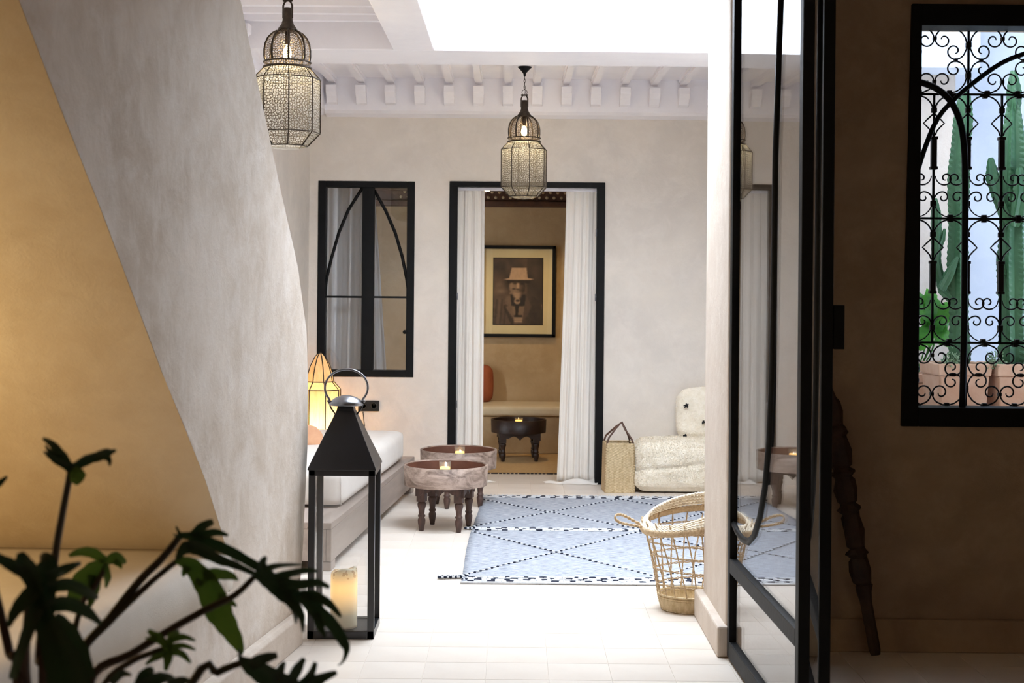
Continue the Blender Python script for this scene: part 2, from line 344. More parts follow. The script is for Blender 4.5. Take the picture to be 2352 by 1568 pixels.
# walls of the light well above
for n, a in (('wall_shaft_back', (OX0-0.2, OX1+0.2, OY1, OY1+0.2)), ('wall_shaft_left', (OX0-0.2, OX0, OY0, OY1)), ('wall_shaft_right', (OX1, OX1+0.2, OY0, OY1)), ('wall_shaft_front', (OX0-0.2, OX1+0.2, OY0-0.12, OY0))):
    beam(n, *a, 2.80 if n != 'wall_shaft_front' else 2.62, SKY_Z, m='shaft', bev=0)
# joists, corbels, cornice
jb = BM(); box(jb, -0.022, 0.022, 0, 1.76, -0.040, 0.0); box(jb, -0.030, -0.022, 0, 1.76, -0.022, 0); box(jb, 0.022, 0.030, 0, 1.76, -0.022, 0)
j0 = None
cb = BM(); prism(cb, [(0, 0), (-0.11, 0), (-0.11, -0.045), (-0.075, -0.075), (-0.05, -0.115), (0, -0.125)], 'x', -0.036, 0.036)
c0 = None
for k in range(-2, 14):
    x = -1.244 + 0.2007*k
    if x < -1.6: continue
    if j0 is None:
        j0 = obj('joist', jb, M['white'], ceiling); j = j0; c0 = obj('corbel', cb, M['white'], ceiling, bevel=0.004); c = c0
    else:
        j = j0.copy(); link(j, ceiling); c = c0.copy(); link(c, ceiling)
    j.location = (x, OY1+0.47, 2.80); c.location = (x, YB-0.12, 2.735)
jl = BM(); box(jl, -1.2, -0.0, -0.022, 0.022, -0.045, 0.0); j1 = None; c1 = None
for k in range(7):
    y = 6.25 + 0.2007*k
    if j1 is None:
        j1 = obj('joist', jl, M['white'], ceiling); j = j1
        cb = BM(); prism(cb, [(0, 0), (0.11, 0), (0.11, -0.045), (0.075, -0.075), (0.05, -0.115), (0, -0.125)], 'y', -0.036, 0.036); c1 = obj('corbel', cb, M['white'], ceiling, bevel=0.004); c = c1
    else: j = j1.copy(); link(j, ceiling); c = c1.copy(); link(c, ceiling)
    j.location = (OX0-0.21, y, 2.80); c.location = (leftwall(y)+0.12, y, 2.735)
b = BM(); prism(b, [(YB, 2.54), (YB-0.09, 2.556), (YB-0.12, 2.575), (YB-0.12, 2.80), (YB, 2.80)], 'x', -1.30, 1.58); struct(obj('trim_4', b, M['white']))
b = BM(); rs = []
for Y in (5.6, YB-0.001):
    x = leftwall(Y); rs.append([Vector((x, Y, 2.54)), Vector((x+0.10, Y, 2.556)), Vector((x+0.13, Y, 2.575)), Vector((x+0.13, Y, 2.80)), Vector((x, Y, 2.80))])
rings(b, rs); struct(obj('trim_5', b, M['white']))
# passage wall between the front room and the courtyard
bm = BM(); box(bm, 0.81, 1.10, 5.32, 5.95, 0, 3.0); struct(obj('wall_pier', bm, M['pier'], bevel=0.02, seg=3))
bm = BM(); box(bm, -1.95, 3.3, 5.42, 5.555, 2.62, 2.80); struct(obj('wall_lintel', bm, M['white']))
bm = BM(); box(bm, -2.7, -1.30, 5.70, 5.95, 0, 2.62); struct(obj('wall_court_front', bm, M['wall']))
W2 = (1.545, 2.20, 0.925, 2.385)
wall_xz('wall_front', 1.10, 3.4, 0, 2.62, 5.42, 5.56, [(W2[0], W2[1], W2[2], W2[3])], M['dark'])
bm = BM(); box(bm, 1.10, 1.58, 5.56, 5.95, 0, 2.62); struct(obj('wall_front_core', bm, M['wall']))
# front room shell
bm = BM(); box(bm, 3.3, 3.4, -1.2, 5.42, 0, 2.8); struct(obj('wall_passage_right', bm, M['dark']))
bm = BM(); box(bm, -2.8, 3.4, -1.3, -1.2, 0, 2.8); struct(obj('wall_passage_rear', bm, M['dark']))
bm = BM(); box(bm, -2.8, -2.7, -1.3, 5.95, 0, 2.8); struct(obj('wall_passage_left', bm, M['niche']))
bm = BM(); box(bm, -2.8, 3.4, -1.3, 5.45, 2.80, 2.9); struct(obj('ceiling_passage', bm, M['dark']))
# stair body with alcove beneath (wall face P)
def PX(Y): return -1.597 + 0.142*Y
prof = [(2.2, 0), (5.47, 0), (5.56, 0.35), (5.61, 0.75), (5.61, 1.0), (5.58, 1.20), (5.46, 1.44), (5.20, 1.76), (4.98, 2.05), (4.78, 2.32), (4.57, 2.60), (4.45, 2.80), (2.2, 2.80)]
low = [(2.75, 2.55), (3.25, 2.03), (3.50, 1.77), (3.70, 1.57), (3.92, 1.335), (4.13, 1.11), (4.32, 0.93), (4.48, 0.76), (4.61, 0.60), (4.70, 0.48), (4.72, 0.356), (2.2, 0.356)]
face = prof[:-1] + [(2.45, 2.80)] + low
bm = BM()
A = [bm.verts.new((PX(y), y, z)) for y, z in face]; B = [bm.verts.new((-2.70, y, z)) for y, z in face]
n = len(face); alc = {i for i in range(len(prof), len(face)-2)}
f = bm.faces.new(A); g = bm.faces.new(B[::-1])
for i in range(n):
    q = bm.faces.new((A[i], B[i], B[(i+1) % n], A[(i+1) % n]))
    if len(prof)-1 <= i < len(prof)+len(low)-2: q.material_index = 1
bmesh.ops.triangulate(bm, faces=[f, g])
st = struct(obj('wall_stair', bm, [M['slab'], M['niche']], bevel=0.022, seg=3))
# baseboards
bm = BM(); rs = []
for Y in (3.4, 5.45):
    x = PX(Y); rs.append([Vector((x, Y, 0)), Vector((x+0.034, Y, 0)), Vector((x+0.034, Y, 0.108)), Vector((x+0.022, Y, 0.122)), Vector((x, Y, 0.124))])
rings(bm, rs); struct(obj('baseboard_left', bm, M['pier'], bevel=0.004))
bm = BM(); box(bm, 0.776, 0.82, 5.30, 5.97, 0, 0.115); struct(obj('baseboard_right', bm, M['pier'], bevel=0.008))
bm = BM(); box(bm, 1.10, 3.3, 5.395, 5.43, 0, 0.125); struct(obj('baseboard_front', bm, M['dark'], bevel=0.006))
# ------------------------------------------------------------------ floor with separate tiles
bm = BM(); box(bm, -2.8, 3.4, -1.3, 12.4, -0.12, -0.0025); floor = struct(obj('floor', bm, M['grout']))
T = 0.2222; X0T, Y0T = -0.0816, 5.646
def tile_bm(bm, cx, cy):
    h = T/2 - 0.0007; c = 0.0010
    rings(bm, [[Vector((cx+sx*a, cy+sy*a, z)) for sx, sy in ((-1,-1),(1,-1),(1,1),(-1,1))] for a, z in ((h, -0.008), (h, -0.0012), (h-c, 0.0))])
tm = BM(); tile_bm(tm, 0, 0); tme = bpy.data.meshes.new('tile'); tm.to_mesh(tme); tm.free(); tme.materials.append(M['tile'])
cells = []
for i in range(-12, 15):
    for k in range(-6, 30):
        cx, cy = X0T + (i+0.5)*T, Y0T + (k+0.5)*T
        if cy > 12.1 or cx < -2.6 or cx > 3.2: continue
        vis = cy > 4.85 and abs(cx) < 0.372*cy and leftwall(cy)-0.05 < cx < 1.6 and cy < 9.95 and cx > -0.16*cy-0.12 and not (-0.1 < cx and 6.7 < cy < 9.15) and not (cx > 0.9 and cy > 5.4)
        cells.append((not vis, cy, cx))
cells.sort(); one = [c for c in cells if not c[0]][:298]; rest = cells[len(one):]
for _, cy, cx in one:
    o = bpy.data.objects.new('tile', tme); link(o, floor); o.location = (cx, cy, 0)
bm = BM()
for _, cy, cx in rest: tile_bm(bm, cx, cy)
o = obj('tile_field', bm, M['tile'], floor); o['kind'] = 'stuff'

# ------------------------------------------------------------------ back room
YR = 12.15
bm = BM(); box(bm, -2.0, 2.0, YR, YR+0.1, 0, 2.6); struct(obj('wall_room_back', bm, M['backroom']))
bm = BM(); box(bm, -2.1, -2.0, YB+0.14, YR, 0, 2.6); struct(obj('wall_room_left', bm, M['backroom']))
bm = BM(); box(bm, 2.0, 2.1, YB+0.14, YR, 0, 2.6); struct(obj('wall_room_right', bm, M['backroom']))
bm = BM(); box(bm, -2.0, 2.0, YB+0.14, YR, 2.24, 2.34); rc = struct(obj('ceiling_room', bm, M['brownwood']))
bb = None
for k in range(12):
    y = 10.3 + k*0.155
    if bb is None: q = BM(); box(q, -2.0, 2.0, -0.03, 0.03, -0.07, 0); bb = obj('beam', q, M['brownwood'], rc); o = bb
    else: o = bb.copy(); link(o, rc)
    o.location = (0, y, 2.24)
q = BM(); box(q, -2.0, 2.0, YR-0.05, YR, 2.10, 2.24); obj('frieze_board', q, M['brownwood'], rc)
q = BM(); box(q, -2.0, 2.0, YR-0.09, YR, 2.045, 2.095); obj('cornice_rail', q, M['brownwood'], rc, bevel=0.008)
s0 = None
for row in range(2):
    for k in range(26):
        x = -0.95 + k*0.062 + row*0.031
        if s0 is None: q = BM(); lathe(q, [(0.014, 0), (0.013, -0.008), (0.007, -0.014)], 8); s0 = obj('stud', q, M['straw'], rc, True); o = s0
        else: o = s0.copy(); link(o, rc)
        o.location = (x, YR-0.05, 2.125+row*0.045); o.rotation_euler = (-PI/2, 0, 0) if False else (PI/2*-1, 0, 0); o.rotation_euler = (PI/2, 0, 0); o.scale = (1, 1, -1)
# bench built into the back room wall
bm = BM(); box(bm, -2.0, 2.0, 11.66, YR, 0, 0.305); struct(obj('trim_6', bm, M['backroom'], bevel=0.012))
bm = BM(); rbox(bm, -1.95, 1.6, 11.62, YR, 0.32, 0.405, r=0.03, cuts=14); tag(obj('bench_cushion', bm, M['bench'], smooth=True), 'long cream cushion on the masonry bench in the back room', 'cushion').location.z = -0.012
pc = at(1113, 880, 11.98)
bm = BM(); rbox(bm, -0.16, 0.065, -0.06, 0.06, 0, 0.29, r=0.04, puff=0.02); o = tag(obj('throw_cushion', bm, M['terra_c'], smooth=True), 'rust orange cushion standing on the back room bench', 'cushion'); o.location = (pc.x-0.0, 12.03, 0.40)
o.rotation_euler = (-0.15, 0.0, 0)
# ceiling downlight
p = at(1120, 440, 11.62); bm = BM(); lathe(bm, [(0.045, 0), (0.045, -0.012), (0.04, -0.014)], 20); t = thing('downlight', 'small round lit downlight on the back room wooden ceiling', 'light', (p.x-0.02, 11.73, 2.172+0.0)); obj('trim_ring', bm, M['roof'], t, True)
bm = BM(); lathe(bm, [(0.037, -0.0145), (0.037, -0.017)], 20); obj('lens', bm, M['spot'], t)
# framed photograph
a = at(1105, 563, YR-0.03); b = at(1275, 775, YR-0.03); c = at(1133, 591, YR-0.03); d = at(1247, 747, YR-0.03)
pf = thing('framed_photograph', 'black framed sepia portrait of a bearded man in a pale hat', 'picture', ((a.x+b.x)/2, YR, (a.z+b.z)/2))
W_, H_ = (b.x-a.x)/2, (a.z-b.z)/2; fw = 0.028
bm = BM()
for x0, x1, z0, z1 in ((-W_, -W_+fw, -H_, H_), (W_-fw, W_, -H_, H_), (-W_, W_, H_-fw, H_), (-W_, W_, -H_, -H_+fw)): box(bm, x0, x1, -0.045, -0.001, z0, z1)
obj('frame', bm, M['black'], pf, bevel=0.003)
bm = BM(); box(bm, -W_+fw*0.5, W_-fw*0.5, -0.022, -0.004, -H_+fw*0.5, H_-fw*0.5); obj('mat_board', bm, M['matboard'], pf)
bm = BM(); box(bm, -W_+fw*0.8, W_-fw*0.8, -0.036, -0.033, -H_+fw*0.8, H_-fw*0.8); obj('glass_pane', bm, M['glass'], pf)
# the print itself, painted as vertex colours (flat print)
def portrait(nx=120, nz=166):
    u, v = np.meshgrid(np.linspace(0, 880, nx), np.linspace(0, 1220, nz)); x = u + 105; y = v + 92   # zoomed crop frame
    rs = np.random.RandomState(3)
    def smooth(n): 
        g = rs.rand(n, n); ix = (u/880*(n-1)); iy = (v/1220*(n-1)); i0 = np.clip(ix.astype(int), 0, n-2); j0 = np.clip(iy.astype(int), 0, n-2); fx = ix-i0; fy = iy-j0
        fx = fx*fx*(3-2*fx); fy = fy*fy*(3-2*fy)
        return g[j0, i0]*(1-fx)*(1-fy)+g[j0, i0+1]*fx*(1-fy)+g[j0+1, i0]*(1-fx)*fy+g[j0+1, i0+1]*fx*fy
    g = 0.10 + 0.16*smooth(7) + 0.07*smooth(15)
    g = g + 0.16*np.exp(-(((x-270)/120)**2+((y-700)/60)**2)) + 0.10*np.exp(-(((x-220)/60)**2+((y-590)/50)**2)) + 0.08*np.exp(-(((x-850)/60)**2+((y-360)/110)**2))
    g = np.where(x > 700, g*0.72, g)
    def put(mask, val, soft=None):
        nonlocal g; g = g*(1-mask) + val*mask
    def ell(cx, cy, rx, ry, s=6.0): return np.clip((1-np.sqrt(((x-cx)/rx)**2+((y-cy)/ry)**2))*s, 0, 1)
    def poly(pts, s=8.0):
        inside = np.zeros(x.shape, bool); n = len(pts)
        for i in range(n):
            x1, y1 = pts[i]; x2, y2 = pts[(i+1) % n]
            with np.errstate(divide='ignore', invalid='ignore'):
                c = ((y1 > y) != (y2 > y)) & (x < (x2-x1)*(y-y1)/(y2-y1+1e-9)+x1)
            inside ^= c
        return inside.astype(float)
    tex = smooth(30)*0.05
    coat = poly([(110, 1330), (118, 930), (150, 850), (230, 795), (340, 765), (420, 745), (700, 745), (830, 800), (920, 880), (968, 960), (990, 1330)])
    put(coat, 0.24 - 0.13*np.clip((x-480)/350, 0, 1) + tex)
    for cx, w_ in ((165, 16), (255, 12), (330, 12), (215, 20)): put(np.exp(-((x-cx-(y-1000)*-0.08)/w_)**2)*coat*(y > 840)*0.55, 0.07 if cx != 215 else 0.36)
    put(poly([(300, 930), (330, 990), (470, 1230), (470, 1330), (440, 1330), (330, 1080), (290, 1010)])*0.8, 0.12)
    put(poly([(330, 800), (430, 770), (450, 960), (480, 1200), (330, 1000), (380, 960), (320, 930)])*0.9, 0.33+tex)
    put(poly([(650, 960), (700, 780), (780, 960), (745, 1080), (640, 1260)])*0.8, 0.22+tex)
    put(poly([(410, 760), (430, 960), (470, 965), (630, 965), (665, 955), (670, 760)]), 0.05)
    put(poly([(440, 965), (655, 965), (625, 1270), (480, 1270)]), 0.36+tex); put(poly([(495, 960), (560, 960), (545, 1130), (500, 1130)]), 0.06)
    put(poly([(475, 1130), (620, 1130), (618, 1170), (478, 1170)]), 0.07)
    for q in (1178, 1205, 1232): put(poly([(478, q), (618, q), (616, q+14), (482, q+14)]), 0.62)
    put(ell(530, 880, 62, 60, 5), 0.50); put(ell(540, 870, 40, 22, 5), 0.10)
    put(ell(530, 620, 150, 180, 7), 0.38 - 0.27*np.clip((x-540)/110, 0, 1)+tex)
    put(ell(425, 600, 40, 45, 3)*0.8, 0.45); put(ell(540, 600, 26, 62, 3)*0.9, 0.60); put(ell(490, 562, 42, 18, 2)*0.8, 0.08); put(ell(610, 565, 46, 24, 2)*0.8, 0.05); put(ell(440, 640, 30, 26, 2)*0.5, 0.5)
    put(ell(470, 655, 40, 16, 2)*0.9, 0.07); put(ell(600, 680, 90, 30, 2)*0.6, 0.12); put(ell(540, 665, 34, 14, 3)*0.8, 0.09)
    put(ell(535, 765, 100, 98, 2.2), 0.50 - 0.25*np.clip((x-540)/90, 0, 1)+tex); put(ell(545, 712, 70, 15, 3)*0.6, 0.25)
    put(poly([(340, 495), (770, 495), (740, 560), (640, 545), (440, 545), (370, 560)])*0.85, 0.05)
    put(poly([(385, 470), (430, 270), (690, 270), (715, 470)]), 0.58+tex*1.5); put(poly([(283, 485), (390, 462), (715, 460), (832, 478), (760, 494), (360, 496)]), 0.62+tex)
    put(poly([(950, 930), (968, 930), (968, 1060)]), 0.4)
    put(ell(412, 735, 24, 14, 2)*0.8, 0.6)
    e = np.minimum(np.minimum(x-105, 985-x), np.minimum(y-92, 1312-y)); g = np.where(e < 8, 0.03, g)
    g = np.clip(g, 0.0, 1.0)
    for _ in range(2): g = (g + np.roll(g, 1, 0) + np.roll(g, -1, 0) + np.roll(g, 1, 1) + np.roll(g, -1, 1))/5
    g = np.where(e < 8, 0.03, g)
    rgb = np.stack([g*1.0+0.02, g*0.80+0.010, g*0.60+0.006, np.ones_like(g)], -1)
    return rgb
rgb = portrait(); nz, nx = rgb.shape[:2]
vx = np.linspace(c.x, d.x, nx); vz = np.linspace(c.z, d.z, nz); verts = [(x-pf.location.x, -0.0235, z-pf.location.z) for z in vz for x in vx]
faces = [(i*nx+j, (i+1)*nx+j, (i+1)*nx+j+1, i*nx+j+1) for i in range(nz-1) for j in range(nx-1)]
me = bpy.data.meshes.new('photo_print'); me.from_pydata(verts, [], faces); ca = me.color_attributes.new('tone', 'FLOAT_COLOR', 'POINT')
ca.data.foreach_set('color', (rgb**1.9).astype(np.float32).ravel())
pm, nt, out = nodes('sepia_print'); p_ = N(nt, 'ShaderNodeBsdfPrincipled', i_Roughness=0.6); vc = N(nt, 'ShaderNodeVertexColor', layer_name='tone'); nt.links.new(vc.outputs[0], p_.inputs['Base Color']); nt.links.new(p_.outputs[0], out.inputs[0])
me.materials.append(pm); link(bpy.data.objects.new('photo_print', me), pf)
# beige mat on the back room floor
a = at(1120, 1087, 10.43)
bm = BM(); box(bm, -0.75, 1.0, 10.43, 11.6, 0.0005, 0.008); jm = tag(obj('jute_rug', bm, M['jutemat']), 'thin straw coloured rug on the back room floor under the dark table', 'rug')
bm = BM()
for k in range(60): box(bm, -0.75+k*0.029, -0.75+k*0.029+(0.020 if k % 7 else 0.035), 10.405, 10.432, 0.0005, 0.007)
o = obj('dark_fringe', bm, M['darkwood'], jm); o['kind'] = 'stuff'

# ------------------------------------------------------------------ window 1 and doorway 1 in the back wall
w1 = sempty('window_1')
def bars(name, rects, y0, y1, m, parent, bevel=0.003):
    for r in rects:
        b = BM(); box(b, r[0], r[1], y0, y1, r[2], r[3]); obj(name, b, m, parent, bevel=bevel)
x0, x1, z0, z1 = WIN; fw = 0.05; mx = (x0+x1)/2 + 0.012
bars('frame_bar', [(x0-0.004, x0+fw, z0-0.004, z1+0.004), (x1-fw, x1+0.004, z0-0.004, z1+0.004), (x0+fw, x1-fw, z1-fw+0.01, z1+0.004), (x0+fw, x1-fw, z0-0.004, z0+0.042)], YB-0.006, YB+0.10, M['black'], w1)
bars('mullion', [(mx-0.042, mx+0.042, z0+0.04, z1-0.04)], YB+0.004, YB+0.06, M['black'], w1)
zt = at(843, 682, YB).z
bars('glazing_bar', [(x0+fw, mx-0.04, zt-0.007, zt+0.007), (mx+0.04, x1-fw, zt-0.007, zt+0.007)], YB+0.015, YB+0.05, M['black'], w1, 0.001)
bars('window_pane', [(x0+fw, mx-0.04, z0+0.04, z1-0.04), (mx+0.04, x1-fw, z0+0.04, z1-0.04)], YB+0.030, YB+0.035, M['windowglass'], w1, 0)
for pts in ([(832, 432), (800, 482), (778, 535), (762, 590), (750, 640), (743, 690)], [(860, 437), (886, 484), (908, 535), (924, 590), (934, 640), (941, 690)]):
    P_ = [at(x, y, YB+0.02) for x, y in pts]
    q = []
    for i in range(len(P_)-1):
        for t in (0, 0.5): q.append(P_[i].lerp(P_[i+1], t))
    q.append(P_[-1]); b = BM(); tube(b, q, 0.011, 6); obj('tracery', b, M['black'], w1, True)
p = at(925, 762, YB); b = BM(); lathe(b, [(0.004, 0), (0.004, 0.02), (0.012, 0.025), (0.014, 0.034), (0.008, 0.042)], 12); o = obj('knob', b, M['black'], w1, True); o.location = (x1-fw-0.008, YB+0.02, p.z); o.rotation_euler = (PI/2, 0, 0)
d1 = sempty('door_1')
x0, x1, z0, z1 = DOOR; fw = 0.052
bars('frame_post', [(x0-0.004, x0+fw, 0, z1-0.03), (x1-fw, x1+0.004, 0, z1-0.03)], YB-0.012, YB+0.15, M['black'], d1, 0.004)
bars('frame_head', [(x0-0.004, x1+0.004, z1-0.032, z1+0.004)], YB-0.012, YB+0.15, M['black'], d1, 0.004)
bars('curtain_rail', [(x0+fw, x1-fw, z1-0.055, z1-0.033)], YB+0.06, YB+0.08, M['white'], d1, 0.002)
h0 = None
for px, zz in ((x0+fw+0.002, 1.30), (x0+fw+0.002, 0.55), (x1-fw-0.002, 1.30), (x1-fw-0.002, 1.75)):
    b = BM(); lathe(b, [(0.007, -0.025), (0.007, 0.025)], 10); o = obj('hinge', b, M['roof'], d1, True); o.location = (px, YB+0.006, zz)

def curtain(name, label, edgeL, edgeR, y, folds, amp, parent=None, pool=None, nz=40, nxn=90, seed=1, group=None):
    """edgeL/R: functions of z-fraction (0 top..1 bottom) giving x; z from ztop to 0"""
    rr = random.Random(seed); bm = BM(); ztop = edgeL[0]; G = []
    ph = [rr.uniform(0, 6) for _ in range(4)]
    for k in range(nz+1):
        t = k/nz; z = ztop + (edgeL[1]-ztop)*t; row = []
        xl, xr = edgeL[2](t), edgeR(t)
        for i in range(nxn+1):
            s = i/nxn
            s2 = s + 0.012*math.sin(6*PI*s+ph[0]+2*t)
            a = amp*(0.7+0.5*t)*(math.sin(2*PI*folds*s2+ph[1]+0.6*math.sin(3*t+ph[2])) + 0.35*math.sin(2*PI*folds*2.3*s2+ph[3]+t))
            row.append(bm.verts.new((xl+(xr-xl)*s, y+a, z)))
        G.append(row)
    for k in range(nz):
        for i in range(nxn): bm.faces.new((G[k][i], G[k][i+1], G[k+1][i+1], G[k+1][i]))
    o = obj(name, bm, M['curtain'], parent, True)
    sm = o.modifiers.new('thickness', 'SOLIDIFY'); sm.thickness = 0.0015
    tag(o, label, 'curtain', group); return o
def heap(x0, x1, yc, h, seed, m, parent, name='trailing_hem', w=0.08, pts=None):
    rr = random.Random(seed); bm = BM(); nx_, ny = 36, 14; G = []
    for i in range(nx_+1):
        s = i/nx_; x = x0+(x1-x0)*s; row = []
        for j in range(ny+1):
            t = j/ny; ww = w*(0.35+0.65*s); e = math.sin(PI*t)
            z = 0.003 + h*e*(0.25+0.75*s)*(0.65+0.35*math.sin(13*s+4*t+seed))*(0.8+0.2*math.sin(9*t+7*s)); row.append(bm.verts.new((x+0.01*math.sin(8*t), yc+(t-0.5)*ww*2+0.01*math.sin(17*s), z)))
        G.append(row)
    for i in range(nx_):
        for j in range(ny): bm.faces.new((G[i][j], G[i+1][j], G[i+1][j+1], G[i][j+1]))
    o = obj(name, bm, m, parent, True); return o
YC = YB+0.075
xl0, xl1, xr0, xr1 = at(1052, 430, YC).x, at(1113, 430, YC).x, at(1301, 430, YC).x, at(1373, 430, YC).x
zt = at(1080, 429, YC).z
cl = curtain('door_curtain', 'white floor length curtain hanging at the left side of the doorway', (zt, 0.01, lambda t: xl0-0.018*t), lambda t: xl1+0.006*t, YC, 3.3, 0.011, seed=3)
cr_ = curtain('door_curtain', 'white floor length curtain pooling on the floor at the right of the doorway', (zt, 0.01, lambda t: xr0-0.05*t**1.3), lambda t: xr1-0.008*t, YC, 3.7, 0.012, seed=8)
heap(at(1250, 1100, 9.86).x, at(1370, 1100, 9.9).x, YC-0.035, 0.05, 4, M['curtain'], cr_)
heap(at(1136, 1100, 9.86).x, at(1070, 1100, 9.9).x, YC-0.02, 0.04, 2, M['curtain'], cl, w=0.05)
# curtains seen behind window 1
yw = YB+0.24
a = at(752, 500, yw).x; b_ = at(832, 500, yw).x
curtain('window_curtain', 'white curtain drawn behind the left casement of the back wall window', (2.12, 0.02, lambda t: a-0.05), lambda t: b_+0.02, yw, 3, 0.022, seed=5)
e0, e1 = at(858, 500, yw).x, at(892, 850, yw).x
curtain('window_curtain', 'white curtain flaring out behind the right casement of the back wall window', (2.12, 0.02, lambda t: e0-0.10), lambda t: e0+(e1-e0)*min(1.4, t*1.35)+0.0, yw+0.02, 3, 0.015, seed=6)
# double socket
a = at(823, 919, YB); b = at(871, 944, YB)
t = thing('wall_socket', 'black double wall socket below the arched window', 'socket', ((a.x+b.x)/2, YB, (a.z+b.z)/2)); w_, h_ = (b.x-a.x)/2, (a.z-b.z)/2
bm = BM(); box(bm, -w_, w_, -0.012, 0.0, -h_, h_); obj('plate', bm, M['plastic'], t, bevel=0.003)
for s in (-1, 1):
    bm = BM(); lathe(bm, [(0.022, 0), (0.021, -0.006), (0.017, -0.006), (0.016, 0.004)], 20); o = obj('outlet', bm, M['plastic'], t, True); o.location = (s*w_*0.5, -0.012, 0); o.rotation_euler = (-PI/2, 0, 0)
    bm = BM(); lathe(bm, [(0.0035, 0), (0.0035, -0.006)], 8); o = obj('earth_pin', bm, M['roof'], t, True); o.location = (s*w_*0.5, -0.020, 0.008); o.rotation_euler = (PI/2, 0, 0)
# ------------------------------------------------------------------ sofa on the left wall
rzS = math.atan2(-0.216, 2.67)*-1
t = thing('daybed', 'low greyed wood daybed platform along the left wall behind the black lantern', 'sofa', (-0.857, 6.83, 0), -rzS)
LS = 2.68; DS = 0.76
bm = BM(); box(bm, -DS, 0, 0, LS, 0.200, 0.232); obj('top_board', bm, M['platform'], t, bevel=0.003)
bm = BM(); box(bm, -0.025, 0, 0.0, LS, 0.045, 0.199); obj('side_board', bm, M['platform'], t, bevel=0.002)
bm = BM(); box(bm, -DS, -0.026, 0, 0.025, 0.045, 0.199); obj('end_board', bm, M['platform'], t, bevel=0.002)
for x, y in ((-0.10, 0.0), (-0.10, LS-0.12), (-DS, 0.0), (-DS, LS-0.12)):
    bm = BM(); box(bm, x, x+0.10 if x > -0.5 else x+0.10, y, y+0.10, 0, 0.044); obj('foot', bm, M['platform'], t, bevel=0.003)
bm = BM(); rbox(bm, -DS+0.01, -0.035, 0.43, 2.52, 0.2335, 0.428, r=0.05, puff=0.014, cuts=16)
c = obj('mattress', bm, M['cushion'], None, True); c.location = t.location; c.rotation_euler = t.rotation_euler
tag(c, 'thick white mattress cushion lying on the greyed wood daybed', 'cushion')
bm = BM(); tube(bm, [(-0.043, 0.438, z) for z in (0.25, 0.30, 0.36, 0.41)], 0.003, 6); obj('seam', bm, M['cushion'], c, True)
bm = BM(); rbox(bm, -0.20, 0.20, -0.055, 0.055, -0.07, 0.07, r=0.05, puff=0.02, cuts=10)
o = tag(obj('throw_pillow', bm, M['peach'], smooth=True), 'peach cushion at the left edge of the white daybed mattress', 'cushion')
p = at(712, 985, 8.3); o.location = (p.x-0.135, 8.3, 0.485); o.rotation_euler = (-0.35, 0.12, 0.25)
# ------------------------------------------------------------------ woven lamp in the corner
def hexlamp():
    p = at(735, 900, 9.68); t = thing('floor_lamp', 'lit linen lamp with dark wire ribs glowing in the corner beyond the daybed', 'lamp', (p.x, 9.68, 0))
    prof = [(0.002, 0.915), (0.035, 0.885), (0.068, 0.82), (0.086, 0.76), (0.093, 0.715), (0.142, 0.66), (0.142, 0.03), (0.10, 0.0)]
    n = 8; bm = BM(); rs = [[Vector((r*math.cos(2*PI*(i+0.5)/n), r*math.sin(2*PI*(i+0.5)/n), z)) for i in range(n)] for r, z in prof]
    rings(bm, rs, cap=False); obj('shade', bm, M['linen'], t)
    for i in range(n):
        bm = BM(); tube(bm, [q[i]*1.0 + Vector((q[i].x, q[i].y, 0))*0.02 for q in rs], 0.0035, 6); obj('rib', bm, M['iron'], t, True)
    for k in (4, 5, 6):
        bm = BM(); tube(bm, [v + Vector((v.x, v.y, 0))*0.02 for v in rs[k]], 0.0035, 6, closed=True); obj('hoop', bm, M['iron'], t)
    light('corner_lamp_light', 'POINT', (p.x, 9.68, 0.42), 4.5, (1.0, 0.74, 0.40), 0.04)
    a = at(834, 945, YB-0.006); bm = BM(); tube(bm, [(a.x-p.x, YB-0.012-9.68, a.z), (a.x-p.x+0.012, YB-0.012-9.68, a.z-0.10), (a.x-p.x-0.02, YB-0.02-9.68, a.z-0.25), (0.13, 0.08, 0.05)], 0.003, 6); obj('power_cord', bm, M['plastic'], t, True)
hexlamp()
